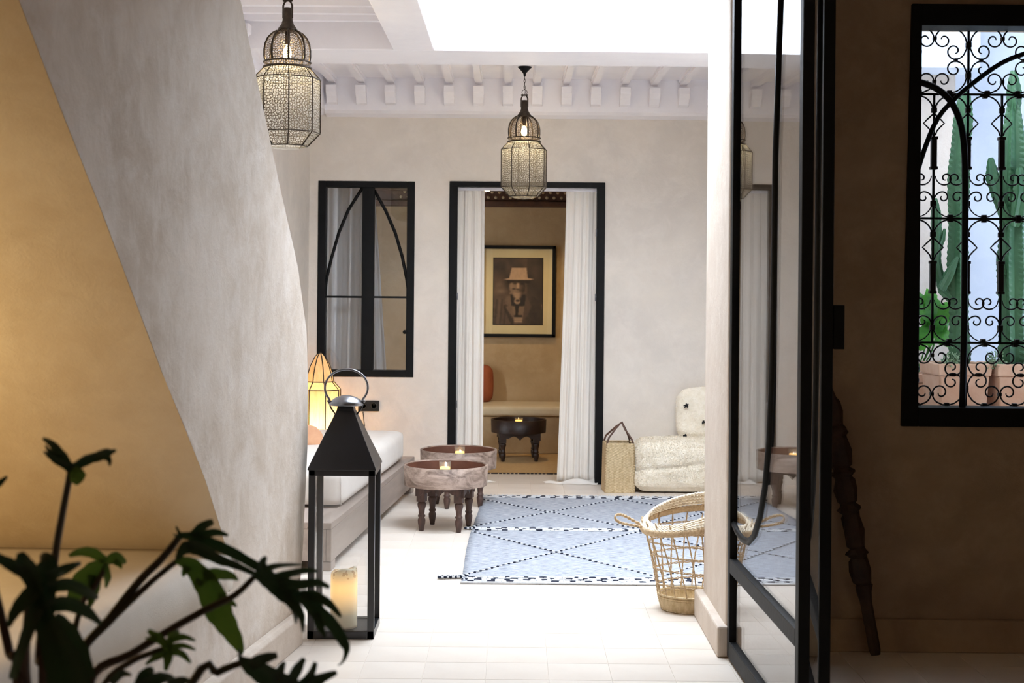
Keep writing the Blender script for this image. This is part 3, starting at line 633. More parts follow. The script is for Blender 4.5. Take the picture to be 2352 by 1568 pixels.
# ------------------------------------------------------------------ tray tables
def table(x, y, z0, rt, htop, trayh, half, rz, label, woodT, woodL, woodI, group=None, rimr=None):
    t = thing('tray_table', label, 'table', (x, y, z0), rz)
    zb = htop - trayh
    bm = BM(); n = 48; prof = [(rt, zb), (rt+0.004, htop), (rt-0.004, htop+0.002), (rt-0.010, htop-0.002), (rt-0.012, zb+0.012)]
    rings(bm, [[Vector((r*math.cos(2*PI*i/n), r*math.sin(2*PI*i/n), z)) for i in range(n)] for r, z in prof], cap=False); 
    obj('tray_wall', bm, woodT, t, True)
    bm = BM(); lathe(bm, [(rt-0.001, zb), (rt-0.001, zb+0.012)], n); obj('tray_floor', bm, woodI, t)
    q = BM(); rings(q, [[Vector((r*math.cos(2*PI*i/n), r*math.sin(2*PI*i/n), z)) for i in range(n)] for r, z in [(rt-0.0125, zb+0.012), (rt-0.0105, htop-0.004)]], cap=False); obj('tray_lining', q, woodI, t, True)
    h = half; ah = 0.055
    for k in range(4):
        pts = [(-h, 0)]+[(h, 0)]+[(h, -ah)]
        m = 16
        for i in range(m+1):
            s = 1-2*i/m; e = abs(s)
            dz = -ah*0.55 + (-ah*0.45 if e > 0.86 else 0.0) - 0.010*math.cos(s*PI*3) - (0.012 if e < 0.12 else 0)
            pts.append((s*h*0.98, dz))
        pts.append((-h, -ah))
        bm = BM(); prism(bm, pts, 'y', -h-0.012, -h+0.004); o = obj('apron', bm, woodL, t); o.location = (0, 0, zb); o.rotation_euler = (0, 0, k*PI/2)
    hl = zb-0.002
    prof = [(0.013, 0), (0.015, 0.012), (0.021, 0.040), (0.022, 0.055), (0.016, 0.066), (0.021, 0.072), (0.021, 0.077), (0.016, 0.082), (0.018, 0.105), (0.025, 0.128), (0.024, 0.138), (0.017, 0.146)]
    sc = hl/0.22; l0 = None
    for sx in (-1, 1):
        for sy in (-1, 1):
            if l0 is None:
                bm = BM(); lathe(bm, [(r, z*sc) for r, z in prof], 14); box(bm, -0.024, 0.024, -0.024, 0.024, 0.146*sc, hl); l0 = obj('leg', bm, woodL, t); o = l0
                for pl in l0.data.polygons: pl.use_smooth = len(pl.vertices) == 4 and pl.center.z < 0.145*sc
            else: o = l0.copy(); link(o, t)
            o.location = (sx*(h-0.02), sy*(h-0.02), 0)
    return zb + 0.012
def candle(x, y, z, label, h=0.062, r=0.034, wax=0.036):
    t = thing('candle_glass', label, 'candle', (x, y, z)); n = 24
    bm = BM(); rings(bm, [[Vector((q*math.cos(2*PI*i/n), q*math.sin(2*PI*i/n), zz)) for i in range(n)] for q, zz in [(r*0.86, 0.0), (r, h), (r-0.0015, h), (r*0.86-0.0015, 0.004)]], cap=True); obj('glass', bm, M['cup'], t, True)
    bm = BM(); lathe(bm, [(r*0.80, 0.005), (r*0.86, wax-0.002), (r*0.6, wax)], n); obj('wax', bm, M['waxglow'], t, True)
    bm = BM(); tube(bm, [(0, 0, wax-0.002), (0.001, 0, wax+0.008)], 0.001, 5); obj('wick', bm, M['tuft'], t)
zt = table(-0.366, 8.06, 0, 0.235, 0.362, 0.112, 0.128, math.radians(-13), 'round tray table of worn pinkish wood on four turned legs, nearer of two', M['tray'], M['legwood'], M['trayin'])
p = at(1022, 1074, 8.05); candle(p.x, 8.06, zt, 'glass candle holder in the middle of the nearer round tray table', h=0.118, wax=0.088)
zt = table(-0.325, 8.90, 0, 0.237, 0.352, 0.112, 0.128, math.radians(20), 'second round wooden tray table, behind the nearer one beside the doorway', M['tray'], M['legwood'], M['trayin'])
p = at(1056, 1040, 8.9); candle(p.x, 8.90, zt, 'glass candle holder on the round tray table near the doorway', h=0.118, wax=0.088)
p = at(1191, 1000, 11.22); zt = table(p.x, 11.22, 0.008, 0.215, 0.318, 0.10, 0.15, math.radians(4), 'dark brown round tray table standing on the mat in the back room', M['darkwood'], M['darkwood'], M['darkwood'])
candle(p.x, 11.12, zt, 'lit candle glass on the dark round table in the back room', h=0.115, wax=0.10, r=0.032)
# ------------------------------------------------------------------ rug
RX0, RX1, RY0, RY1, RZ = -0.226, 1.50, 6.57, 9.25, 0.010
def rug():
    bm = BM(); nx_, ny = 40, 60; G = []
    def edge(y): return 0.004*math.sin(y*3.1) + 0.05*((y-RY0)/(RY1-RY0))**2
    for j in range(ny+1):
        y = RY0+(RY1-RY0)*j/ny
        G.append([bm.verts.new((RX0+edge(y)+(RX1-RX0-edge(y))*i/nx_, y+0.012*math.sin(i*0.8+1)*(j == ny)+0.004*math.sin(i*1.7), RZ+0.0015*math.sin(i*0.9+j*0.5))) for i in range(nx_+1)])
    for j in range(ny):
        for i in range(nx_): bm.faces.new((G[j][i], G[j][i+1], G[j+1][i+1], G[j+1][i]))
    o = obj('patterned_rug', bm, M['rug'], None, True); s = o.modifiers.new('thickness', 'SOLIDIFY'); s.thickness = 0.008; s.offset = -1
    tag(o, 'pale heathered wool rug with dotted indigo diamonds and fringed ends', 'rug')
    rr = random.Random(5); wh, bl = BM(), BM()
    def knot(b, x, y, lx, ly, ang=0.0, h=0.0045):
        Mx = Matrix.Translation((x, y, RZ+0.001)) @ Matrix.Rotation(ang, 4, 'Z'); z0, z1 = -0.001, h
        rs = [[Mx @ Vector((sx*lx*a, sy*ly*a, z)) for sx, sy in ((-1,-1),(1,-1),(1,1),(-1,1))] for a, z in ((0.5, z0), (0.5, z1*0.6), (0.3, z1))]; rings(b, rs)
    for yc, rows in ((RY0+0.055, 4), (7.985, 3), (RY1-0.035, 3)):      # three knotted bands
        for r in range(rows):
            y = yc + (r-(rows-1)/2)*0.030
            x = RX0+0.03
            k = 0
            while x < RX1-0.02:
                l = 0.030*rr.uniform(0.6, 1.3); dark = (k + 2*r) % 3 == 0 and rr.random() < 0.85
                knot(bl if dark else wh, x+l/2, y+rr.uniform(-0.004, 0.004), l*0.94, 0.020 if dark else 0.022, rr.uniform(-0.2, 0.2)); x += l; k += 1
    def zig(y0, y1):
        for sgn in (1, -1):
            L_ = (RX1-RX0); n = 300; seg = 0.93
            s = 0.0; x = RX0+0.02; k = 0
            dy = (y1-y0)
            while x < RX1-0.02:
                ph = (x-(RX0+0.0))/seg; tri = abs(((ph+(0 if sgn > 0 else 1)) % 2)-1)    # 1..0..1
                y = y0 + dy*tri
                d = math.atan2(dy*(1 if (((ph+(0 if sgn > 0 else 1)) % 2) > 1) else -1), seg)
                knot(bl if k % 2 else wh, x, y, 0.012, 0.012, d + (0.5 if k % 2 else 0)); x += 0.0135; k += 1
    zig(RY0+0.13, 7.92); zig(8.05, RY1-0.10)
    a = obj('indigo_knots', bl, M['rugblue'], o); a['kind'] = 'stuff'; b = obj('white_knots', wh, M['rugwhite'], o); b['kind'] = 'stuff'
    fr = BM()
    x = RX0+0.06
    while x < RX1:
        l = rr.uniform(0.012, 0.035); tube(fr, [(x, RY1-0.005, RZ-0.002), (x+rr.uniform(-.01,.01), RY1+l*0.6, RZ+0.006), (x+rr.uniform(-.02,.02), RY1+l, RZ-0.004)], 0.003, 5); x += rr.uniform(0.006, 0.02)
    q = obj('far_fringe', fr, M['rugwhite'], o); q['kind'] = 'stuff'
    fr = BM(); tube(fr, [(RX0+0.0+(RX1-RX0)*i/30, RY0-0.004, RZ-0.003) for i in range(31)], 0.006, 6); obj('front_hem', fr, M['rugwhite'], o, True)
    for (px, py, n) in ((1006, 1331, 9), (1068, 1217, 4), (1062, 1336, 2)):     # plaited tassels at the left corners
        v = at(px, py, 1)
        Yt = CH*F/((py-HY)) ; tip = at(px, py+3, Yt); base = Vector((RX0+0.03, tip.y+ (0.02 if n > 4 else 0), RZ)); 
        for q in range(2):
            b = BM()
            pts = [base.lerp(tip, i/(3*n)) + Vector((0, 0.009*math.sin(i*1.3+q*PI), 0.004+0.004*math.cos(i*1.3+q*PI))) for i in range(3*n+1)]
            for w_ in pts: w_.z = max(w_.z, 0.010)
            tube(b, pts, 0.0065, 6); obj('tassel', b, M['rugblue'] if q else M['rugwhite'], o, True)
rug()
# ------------------------------------------------------------------ straw basket with leather handles
def straw_basket():
    a = at(1423, 1132, 9.47); t = thing('tote_basket', 'narrow upright straw basket with brown leather handles right of the doorway', 'basket', (a.x, 9.60, 0), math.radians(3))
    hx, hy, H = 0.089, 0.10, 0.325; bm = BM(); nh = 36; n = 96
    def per(s):   # rounded rectangle
        P = 4*(hx+hy); d = s*P
        for (x, y, dx, dy, l) in ((-hx, -hy, 1, 0, 2*hx), (hx, -hy, 0, 1, 2*hy), (hx, hy, -1, 0, 2*hx), (-hx, hy, 0, -1, 2*hy)):
            if d <= l: return Vector((x+dx*d, y+dy*d, 0)), Vector((dy, -dx, 0))
            d -= l
        return Vector((-hx, -hy, 0)), Vector((0, -1, 0))
    rs = []
    for k in range(nh*2+1):
        z = H*k/(nh*2); row = []
        for i in range(n):
            p, nn = per((i+0.5)/n); f = 0.93+0.07*(k/(nh*2)); bulge = 0.0035*(1 if ((i//2+k//2) % 2) else -1)*(0.6+0.4*(k % 2))
            row.append(Vector((p.x*(2-f), p.y, z)) + nn*bulge + Vector((0, 0, 0)))
        rs.append(row)
    rings(bm, rs, cap=False)
    inn = [[v*1 for v in r] for r in rs[::-1]]
    b2 = obj('woven_body', bm, M['straw'], t, True); s = b2.modifiers.new('thickness', 'SOLIDIFY'); s.thickness = 0.006; s.offset = -1
    bm = BM(); box(bm, -hx*1.02, hx*1.02, -hy*0.98, hy*0.98, 0.004, 0.012); obj('base', bm, M['straw'], t)
    bm = BM(); pts = [per((i+0.5)/48)[0] + Vector((0, 0, H)) for i in range(48)]; tube(bm, pts, 0.006, 6, closed=True); obj('rim', bm, M['straw'], t, True)
    for sy, lean, nm in ((-1, 0.0, 'handle'), (1, 0.012, 'handle')):
        bm = BM(); y = sy*hy*0.9; pts = [(-hx*1.0, y, H-0.055), (-hx*1.0, y, H+0.0), (-hx*0.85, y*0.9, H+0.04), (-hx*0.3+lean, y*0.6, H+0.10), (0.015+lean, y*0.3, H+0.137), (hx*0.45+lean, y*0.6, H+0.09), (hx*0.9, y*0.9, H+0.03), (hx*1.0, y, H), (hx*1.0, y, H-0.055)]
        tube(bm, [Vector(q) for q in pts], 0.0065, 8); o = obj(nm, bm, M['leather'], t, True); o['label'] = 'brown leather handle'
straw_basket()
# ------------------------------------------------------------------ shaggy pouf and tufted pillow
def shag(o, n, length, seed, parent_name='pile', mk=M['shag'], zmin=0.01):
    rr = random.Random(seed); me = o.data; fs = [f for f in me.polygons if f.normal.z > -0.3]; wts = [f.area for f in fs]; bm = BM()
    for f in rr.choices(fs, wts, k=n):
        vs = [me.vertices[i].co for i in f.vertices]; a, b = rr.random(), rr.random(); p = (vs[0]*(1-a)+vs[1]*a)*(1-b) + (vs[3 % len(vs)]*(1-a)+vs[2]*a)*b
        nn = f.normal.normalized(); d = (nn + Vector((rr.uniform(-1,1), rr.uniform(-1,1), rr.uniform(-1.3,0.5)))*0.9).normalized(); sd = d.orthogonal().normalized(); sd = Matrix.Rotation(rr.uniform(0, 6.28), 3, d) @ sd
        l = length*rr.uniform(0.5, 1.2); w_ = length*0.16; m_ = p + d*l*0.55 + nn*l*0.1
        tip = p + d*l + Vector((0, 0, -l*0.2))
        v = [bm.verts.new(c) for c in (p - sd*w_, p + sd*w_, m_ + sd*w_*0.9, m_ - sd*w_*0.9, tip)]
        if min(c.co.z for c in v) < zmin and zmin > 0:
            for c in v: c.co.z = max(c.co.z, zmin)
        bm.faces.new((v[0], v[1], v[2], v[3])); bm.faces.new((v[3], v[2], v[4]))
    me2 = bpy.data.meshes.new(parent_name); bm.to_mesh(me2); bm.free(); me2.materials.append(mk); me2.shade_smooth(); q = bpy.data.objects.new(parent_name, me2); link(q, o); q['kind'] = 'stuff'
bm = BM(); rbox(bm, -0.36, 0.36, -0.21, 0.20, 0.012, 0.335, r=0.075, puff=0.02, cuts=26)
from mathutils import noise
for v in bm.verts:
    q = v.co; d = 0.016*noise.noise(q*7) + 0.006*noise.noise(q*22)
    v.co += Vector((d, d*0.8, d if q.z > 0.05 else 0))
    s = abs((q.z-0.19) - 0.10*(q.x)) 
    if q.y < 0: v.co.y += 0.020*math.exp(-(s/0.012)**2)
    s2 = abs(q.y + 0.10 + 0.30*q.x)
    if q.z > 0.25: v.co.z -= 0.02*math.exp(-(s2/0.016)**2)
    v.co.z = max(v.co.z, 0.012)
pf_ = tag(obj('floor_pouf', bm, M['shag'], smooth=True), 'big cream shaggy wool floor cushion against the back wall beside the straw basket', 'pouf')
pl = at(1458, 1080, 9.5).x; pf_.location = (pl+0.365, 9.665, 0.0)
shag(pf_, 26000, 0.010, 2)
bm = BM(); rbox(bm, -0.24, 0.24, -0.05, 0.05, -0.165, 0.165, r=0.05, puff=0.03, cuts=16)
for v in bm.verts: v.co += Vector((1, 1, 1))*0.006*noise.noise(v.co*14)
o = tag(obj('tufted_pillow', bm, M['shag'], smooth=True), 'cream wool pillow with small black tufts propped on the shaggy floor cushion', 'pillow')
a = at(1560, 960, 9.77); o.location = (a.x+0.235, 9.80, 0.498); o.rotation_euler = (-0.10, 0, 0)
shag(o, 8000, 0.007, 4, zmin=-1)
t0 = None
for px, py in ((1576, 933), (1616, 971), (1571, 1003), (1640, 935), (1625, 1010), (1660, 975)):
    p = at(px, py, 9.73); rr = random.Random(px); bm = BM()
    for k in range(16):
        d = Vector((rr.uniform(-1,1), rr.uniform(-1,0), rr.uniform(-1,1))).normalized()*rr.uniform(0.012, 0.022); tube(bm, [(0,0,0), d*0.6, d+Vector((0,0,-0.003))], 0.0045, 4)
    q = obj('black_tuft', bm, M['tuft'], o); q.location = (p.x-o.location.x, -0.068-0.01, p.z-o.location.z); q['label'] = 'black wool tuft'
# ------------------------------------------------------------------ open net basket
def net_basket():
    t = thing('net_basket', 'large open net basket of twisted jute with loop handle beside the passage wall', 'basket', (0.775, 6.10, 0))
    H = 0.385; n = 18
    def prof(z): s = z/H; return 0.128 + 0.035*s + 0.03*s**2.5
    def pt(a, z): 
        r = prof(z); lean = 0.0
        return Vector((r*math.cos(a)-0.05*z, r*math.sin(a)*0.92, z))
    rr = random.Random(3)
    for k in range(n):
        a0 = 2*PI*k/n; pts = []
        m = 22
        for s in (0, 1):
            pts = [pt(a0 - 0.32*(i/m) + 0.011*math.sin(i*1.9+s*PI) + 0.01*math.sin(k*3+i*0.3), 0.05+(H-0.05)*i/m) + Vector((math.cos(a0), math.sin(a0), 0))*0.003*math.cos(i*1.9+s*PI) for i in range(m+1)]
            bm = BM(); tube(bm, pts, 0.0024, 5); obj('strand', bm, M['jute'], t, True)
    for z in (0.11, 0.175, 0.235, 0.29, 0.345):
        for s in (0, 1):
            bm = BM(); m = 66; tube(bm, [pt(2*PI*i/m, z+0.004*math.sin(i*n/m*2*PI+s*PI)+0.006*math.sin(4*PI*i/m)) for i in range(m)], 0.0023, 5, closed=True); obj('hoop_strand', bm, M['jute'], t, True)
    # base: solid woven drum
    bm = BM(); m = 72; rs = []
    for k in range(9):
        z = 0.055*k/8; rs.append([Vector(((0.122+0.014*math.sin(z/0.055*1.5)+0.002*((i//2+k) % 2))*math.cos(2*PI*i/m), 0.92*(0.122+0.014*math.sin(z/0.055*1.5)+0.002*((i//2+k) % 2))*math.sin(2*PI*i/m), z)) for i in range(m)])
    rings(bm, rs, cap=False); b = obj('woven_base', bm, M['straw'], t, True); s = b.modifiers.new('t', 'SOLIDIFY'); s.thickness = 0.006
    bm = BM(); lathe(bm, [(0.125, 0.004), (0.125, 0.010)], 40, sq=0.92); obj('bottom', bm, M['jutepale'], t)
    for zz in (0.058, 0.068):
        bm = BM(); m = 60; tube(bm, [pt(2*PI*i/m, zz) for i in range(m)], 0.005, 6, closed=True); obj('base_cord', bm, M['straw'], t, True)
    # rim: plaited band, drooping, wider above
    def rim(a, k):
        dz = 0.045*math.cos(a-0.6); r = prof(H)
        p = Vector((r*math.cos(a)-0.05*H, r*math.sin(a)*0.92, H+dz*(0.5+k))); out_ = Vector((math.cos(a), math.sin(a)*0.92, 0)); return p, out_
    bm = BM(); m = 120; rs = []
    for k, (dr, dz) in enumerate(((0.0, -0.022), (0.006, -0.012), (0.006, 0.0), (0.0, 0.006), (-0.004, -0.004), (-0.003, -0.02))):
        row = []
        for i in range(m):
            p, o_ = rim(2*PI*i/m, 0.3); row.append(p + o_*(dr+0.0015*((i+k) % 2)) + Vector((0, 0, dz)))
        rs.append(row)
    rings(bm, rs, cap=False); obj('rim_cord', bm, M['jute'], t, True)
    for j in range(4):
        for s in (0, 1):
            bm = BM(); pts = []
            m = 150
            for i in range(m):
                a = 2*PI*i/m; p, o_ = rim(a, 0.45+j*0.1); pts.append(p + o_*(-0.004-0.007*j+0.004*math.sin(i*1.5+s*PI)) + Vector((0, 0, 0.010+0.010*j+0.003*math.cos(i*1.5+s*PI))))
            tube(bm, pts, 0.0052, 5, closed=True); obj('plait', bm, M['jutepale'], t, True)
    # handle loop to the left
    A = at(1487, 1212, 6.1) - Vector((0.775, 6.10, 0)); Tt = at(1413, 1186, 6.02) - Vector((0.775, 6.10, 0))
    for s in (0, 1):
        bm = BM(); pts = []
        m = 40
        for i in range(m+1):
            a = i/m; e = math.sin(PI*a); q = A.lerp(Tt, e**0.8); wob = math.sin(2*PI*a)*0.016*e**0.4
            pts.append(q + Vector((0.3*wob, 0, wob)) + Vector((0, math.cos(PI*a)*0.02, 0)) + Vector((0.002*math.sin(i*1.6+s*PI), 0.002*math.cos(i*1.6+s*PI), 0.003*math.sin(i*1.6+s*PI))))
        tube(bm, pts, 0.0042, 6); obj('handle_cord', bm, M['jute'], t, True)
    bm = BM(); pts = [Vector((0.195*math.cos(a0)-0.02, 0.18*math.sin(a0), H+0.03+0.06*math.sin((a0-0.2)/0.9*PI))) for a0 in [0.2+0.9*i/14 for i in range(15)]]; tube(bm, pts, 0.006, 6); obj('handle_cord', bm, M['jute'], t, True)
net_basket()
# ------------------------------------------------------------------ pierced pendant lanterns
def pendant(x, y, zb, sc, label, ztop, rot, chain=True, group=None):
    t = thing('pendant_lantern', label, 'lantern', (x, y, zb), rot); n = 8; S = sc
    def ring8(r, z): return [Vector((r*S*math.cos(2*PI*(i+0.5)/n), r*S*math.sin(2*PI*(i+0.5)/n), z*S)) for i in range(n)]
    body = [(0.093, 0.019), (0.149, 0.078), (0.149, 0.317), (0.099, 0.370)]
    def panel(name, r0, z0, r1, z1, i, material, shrink=1.0, nn=1):
        bm = BM(); a, b = ring8(r0*shrink, z0), ring8(r1*shrink, z1); vs = [a[i], a[(i+1) % n], b[(i+1) % n], b[i]]
        V = [bm.verts.new(v) for v in vs]; f = bm.faces.new(V); uv = bm.loops.layers.uv.new('UVMap')
        w0, w1 = (vs[1]-vs[0]).length, (vs[2]-vs[3]).length; h = ((vs[2]+vs[3])/2-(vs[0]+vs[1])/2).length
        for l, c in zip(f.loops, ((-w0/2, 0), (w0/2, 0), (w1/2, h), (-w1/2, h))): l[uv].uv = (c[0]/S+i*0.37, c[1]/S+z0)
        me = bpy.data.meshes.new(name); bm.to_mesh(me); bm.free(); me.materials.append(material); o = bpy.data.objects.new(name, me); link(o, t); return o
    for (r0, z0), (r1, z1) in zip(body[:-1], body[1:]):
        for i in range(n):
            panel('pierced_panel', r0, z0, r1, z1, i, M['filigree'])
    for i in range(n):
        for (r0, z0), (r1, z1) in zip(body[:-1], body[1:]): panel('glass_panel', r0, z0, r1, z1, i, M['lglass'], 0.975)
        bm = BM(); pts = [ring8(r, z)[i] for r, z in body]; tube(bm, pts, 0.0032*S, 6); obj('edge_rib', bm, M['lantern_metal'], t, True)
    for r, z in body:
        bm = BM(); tube(bm, ring8(r, z), 0.0032*S, 5, closed=True); obj('band', bm, M['lantern_metal'], t)
    # dome of pierced segments (octagonal lobes)
    dp = [(0.097, 0.392), (0.1005, 0.420), (0.1005, 0.447), (0.096, 0.474), (0.085, 0.500), (0.066, 0.520), (0.046, 0.532)]
    bm = BM(); uv = bm.loops.layers.uv.new('UVMap'); m = 32; G = []
    for r, z in dp: G.append([bm.verts.new((r*S*math.cos(2*PI*(i+2)/m), r*S*math.sin(2*PI*(i+2)/m), z*S)) for i in range(m)])
    for k in range(len(dp)-1):
        for i in range(m):
            f = bm.faces.new((G[k][i], G[k][(i+1) % m], G[k+1][(i+1) % m], G[k+1][i]))
            for l, (a, b) in zip(f.loops, ((i, k), (i+1, k), (i+1, k+1), (i, k+1))): l[uv].uv = (a*0.0195, k*0.026 + (b-k)*0.026)
    me = bpy.data.meshes.new('dome'); bm.to_mesh(me); bm.free(); me.materials.append(M['filigree_small']); me.shade_smooth(); link(bpy.data.objects.new('dome', me), t)
    for i in range(n):
        a = 2*PI*(i+0.5)/n; bm = BM(); tube(bm, [(r*1.01*S*math.cos(a), r*1.01*S*math.sin(a), z*S) for r, z in dp], 0.005*S, 6); obj('dome_rib', bm, M['lantern_metal'], t, True)
    for r, z, q in ((0.1035, 0.392, 0.0042), (0.104, 0.368, 0.0055)):
        bm = BM(); tube(bm, [(r*S*math.cos(2*PI*i/40), r*S*math.sin(2*PI*i/40), z*S) for i in range(40)], q*S, 6, closed=True); obj('collar', bm, M['lantern_metal'], t, True)
    bm = BM(); uv = bm.loops.layers.uv.new('UVMap'); m = 32
    G = [[bm.verts.new((0.103*S*math.cos(2*PI*i/m), 0.103*S*math.sin(2*PI*i/m), z*S)) for i in range(m)] for z in (0.372, 0.390)]
    for i in range(m):
        f = bm.faces.new((G[0][i], G[0][(i+1) % m], G[1][(i+1) % m], G[1][i]))
        for l, (a, b) in zip(f.loops, ((i, 0), (i+1, 0), (i+1, 1), (i, 1))): l[uv].uv = (a*0.0195, b*0.018)
    me = bpy.data.meshes.new('pierced_gallery'); bm.to_mesh(me); bm.free(); me.materials.append(M['filigree_small']); link(bpy.data.objects.new('pierced_gallery', me), t)
    bm = BM(); lathe(bm, [(0.048*S, 0.530*S), (0.040*S, 0.545*S), (0.028*S, 0.562*S), (0.0225*S, 0.580*S), (0.0225*S, 0.632*S), (0.019*S, 0.634*S)], 24); obj('neck', bm, M['lantern_metal'], t, True)
    for s in (-1, 1):
        bm = BM(); tube(bm, [(s*0.021*S, 0, 0.590*S), (s*0.021*S, 0, 0.645*S), (s*0.014*S, 0, 0.662*S), (0, 0, 0.670*S)], 0.0045*S, 6); obj('strap', bm, M['lantern_metal'], t, True)
    bm = BM(); tube(bm, [(-0.022*S, 0, 0.668*S), (0.022*S, 0, 0.668*S)], 0.005*S, 8); obj('hanging_bar', bm, M['lantern_metal'], t, True)
    bm = BM(); lathe(bm, [(0.092*S, 0.019*S), (0.060*S, 0.006*S), (0.002*S, 0.0)], 8, a0=PI/8, cap=False); obj('bottom_glass', bm, M['lglass'], t)
    # bulb and socket
    bm = BM(); lathe(bm, [(0.011*S, 0.53*S), (0.013*S, 0.49*S), (0.010*S, 0.47*S)], 14); obj('socket', bm, M['lantern_metal'], t, True)
    bm = BM(); lathe(bm, [(0.008*S, 0.470*S), (0.016*S, 0.45*S), (0.020*S, 0.43*S), (0.014*S, 0.412*S), (0.002*S, 0.405*S)], 16); obj('bulb', bm, M['bulb'], t, True)
    l = light('lantern_bulb_light', 'POINT', (x, y, zb+0.385*S), 3.0, (1.0, 0.80, 0.46), 0.02)
    H = (ztop-zb)
    if chain:
        bm = BM(); tube(bm, [(0.017*math.cos(a), 0, 0.668*S+0.017+0.017*math.sin(a)) for a in [2*PI*i/20 for i in range(20)]], 0.0018, 6, closed=True); obj('ring', bm, M['lantern_metal'], t, True)
        z = 0.668*S+0.036; k = 0
        while z < H-0.055:
            bm = BM(); pts = []
            for i in range(14):
                a = 2*PI*i/14; e = Vector((0.0055*math.cos(a), 0, 0.013+0.013*math.sin(a)))
                if k % 2: e = Vector((0, e.x, e.z))
                pts.append(e+Vector((0, 0, z)))
            tube(bm, pts, 0.0016, 5, closed=True); obj('chain_link', bm, M['lantern_metal'], t, True); z += 0.0205; k += 1
        bm = BM(); tube(bm, [(0.004*math.sin(i), 0.003, 0.66*S+(H-0.03-0.66*S)*i/8) for i in range(9)], 0.0018, 6); obj('flex', bm, M['plastic'], t, True)
        bm = BM(); lathe(bm, [(0.007, H-0.062), (0.009, H-0.045), (0.020, H-0.030), (0.034, H-0.016), (0.044, H-0.006), (0.044, H-0.001)], 28); obj('canopy', bm, M['black'], t, True)
    else:
        bm = BM(); tube(bm, [(0.004, 0, 0.672*S), (0.002, 0, 0.70*S), (0, 0, H-0.03)], 0.0045, 8); obj('flex', bm, M['plastic'], t, True)
        bm = BM(); lathe(bm, [(0.007, H-0.05), (0.02, H-0.03), (0.044, H-0.006), (0.044, H-0.001)], 28); obj('canopy', bm, M['black'], t, True)
a = at(1202, 458, 9.1); b_ = at(1206, 153, 9.1)
pendant((a.x+b_.x)/2, 9.10, a.z, 1.0, 'pierced brass pendant lantern hanging on a chain in front of the doorway', b_.z+0.0, math.radians(-9))
a = at(658, 345, 6.35)
pendant(a.x, 6.35, a.z, 1.0, 'large pierced brass lantern with lit dome hanging at the upper left beside the stair', 2.76, math.radians(-10.5), chain=False)
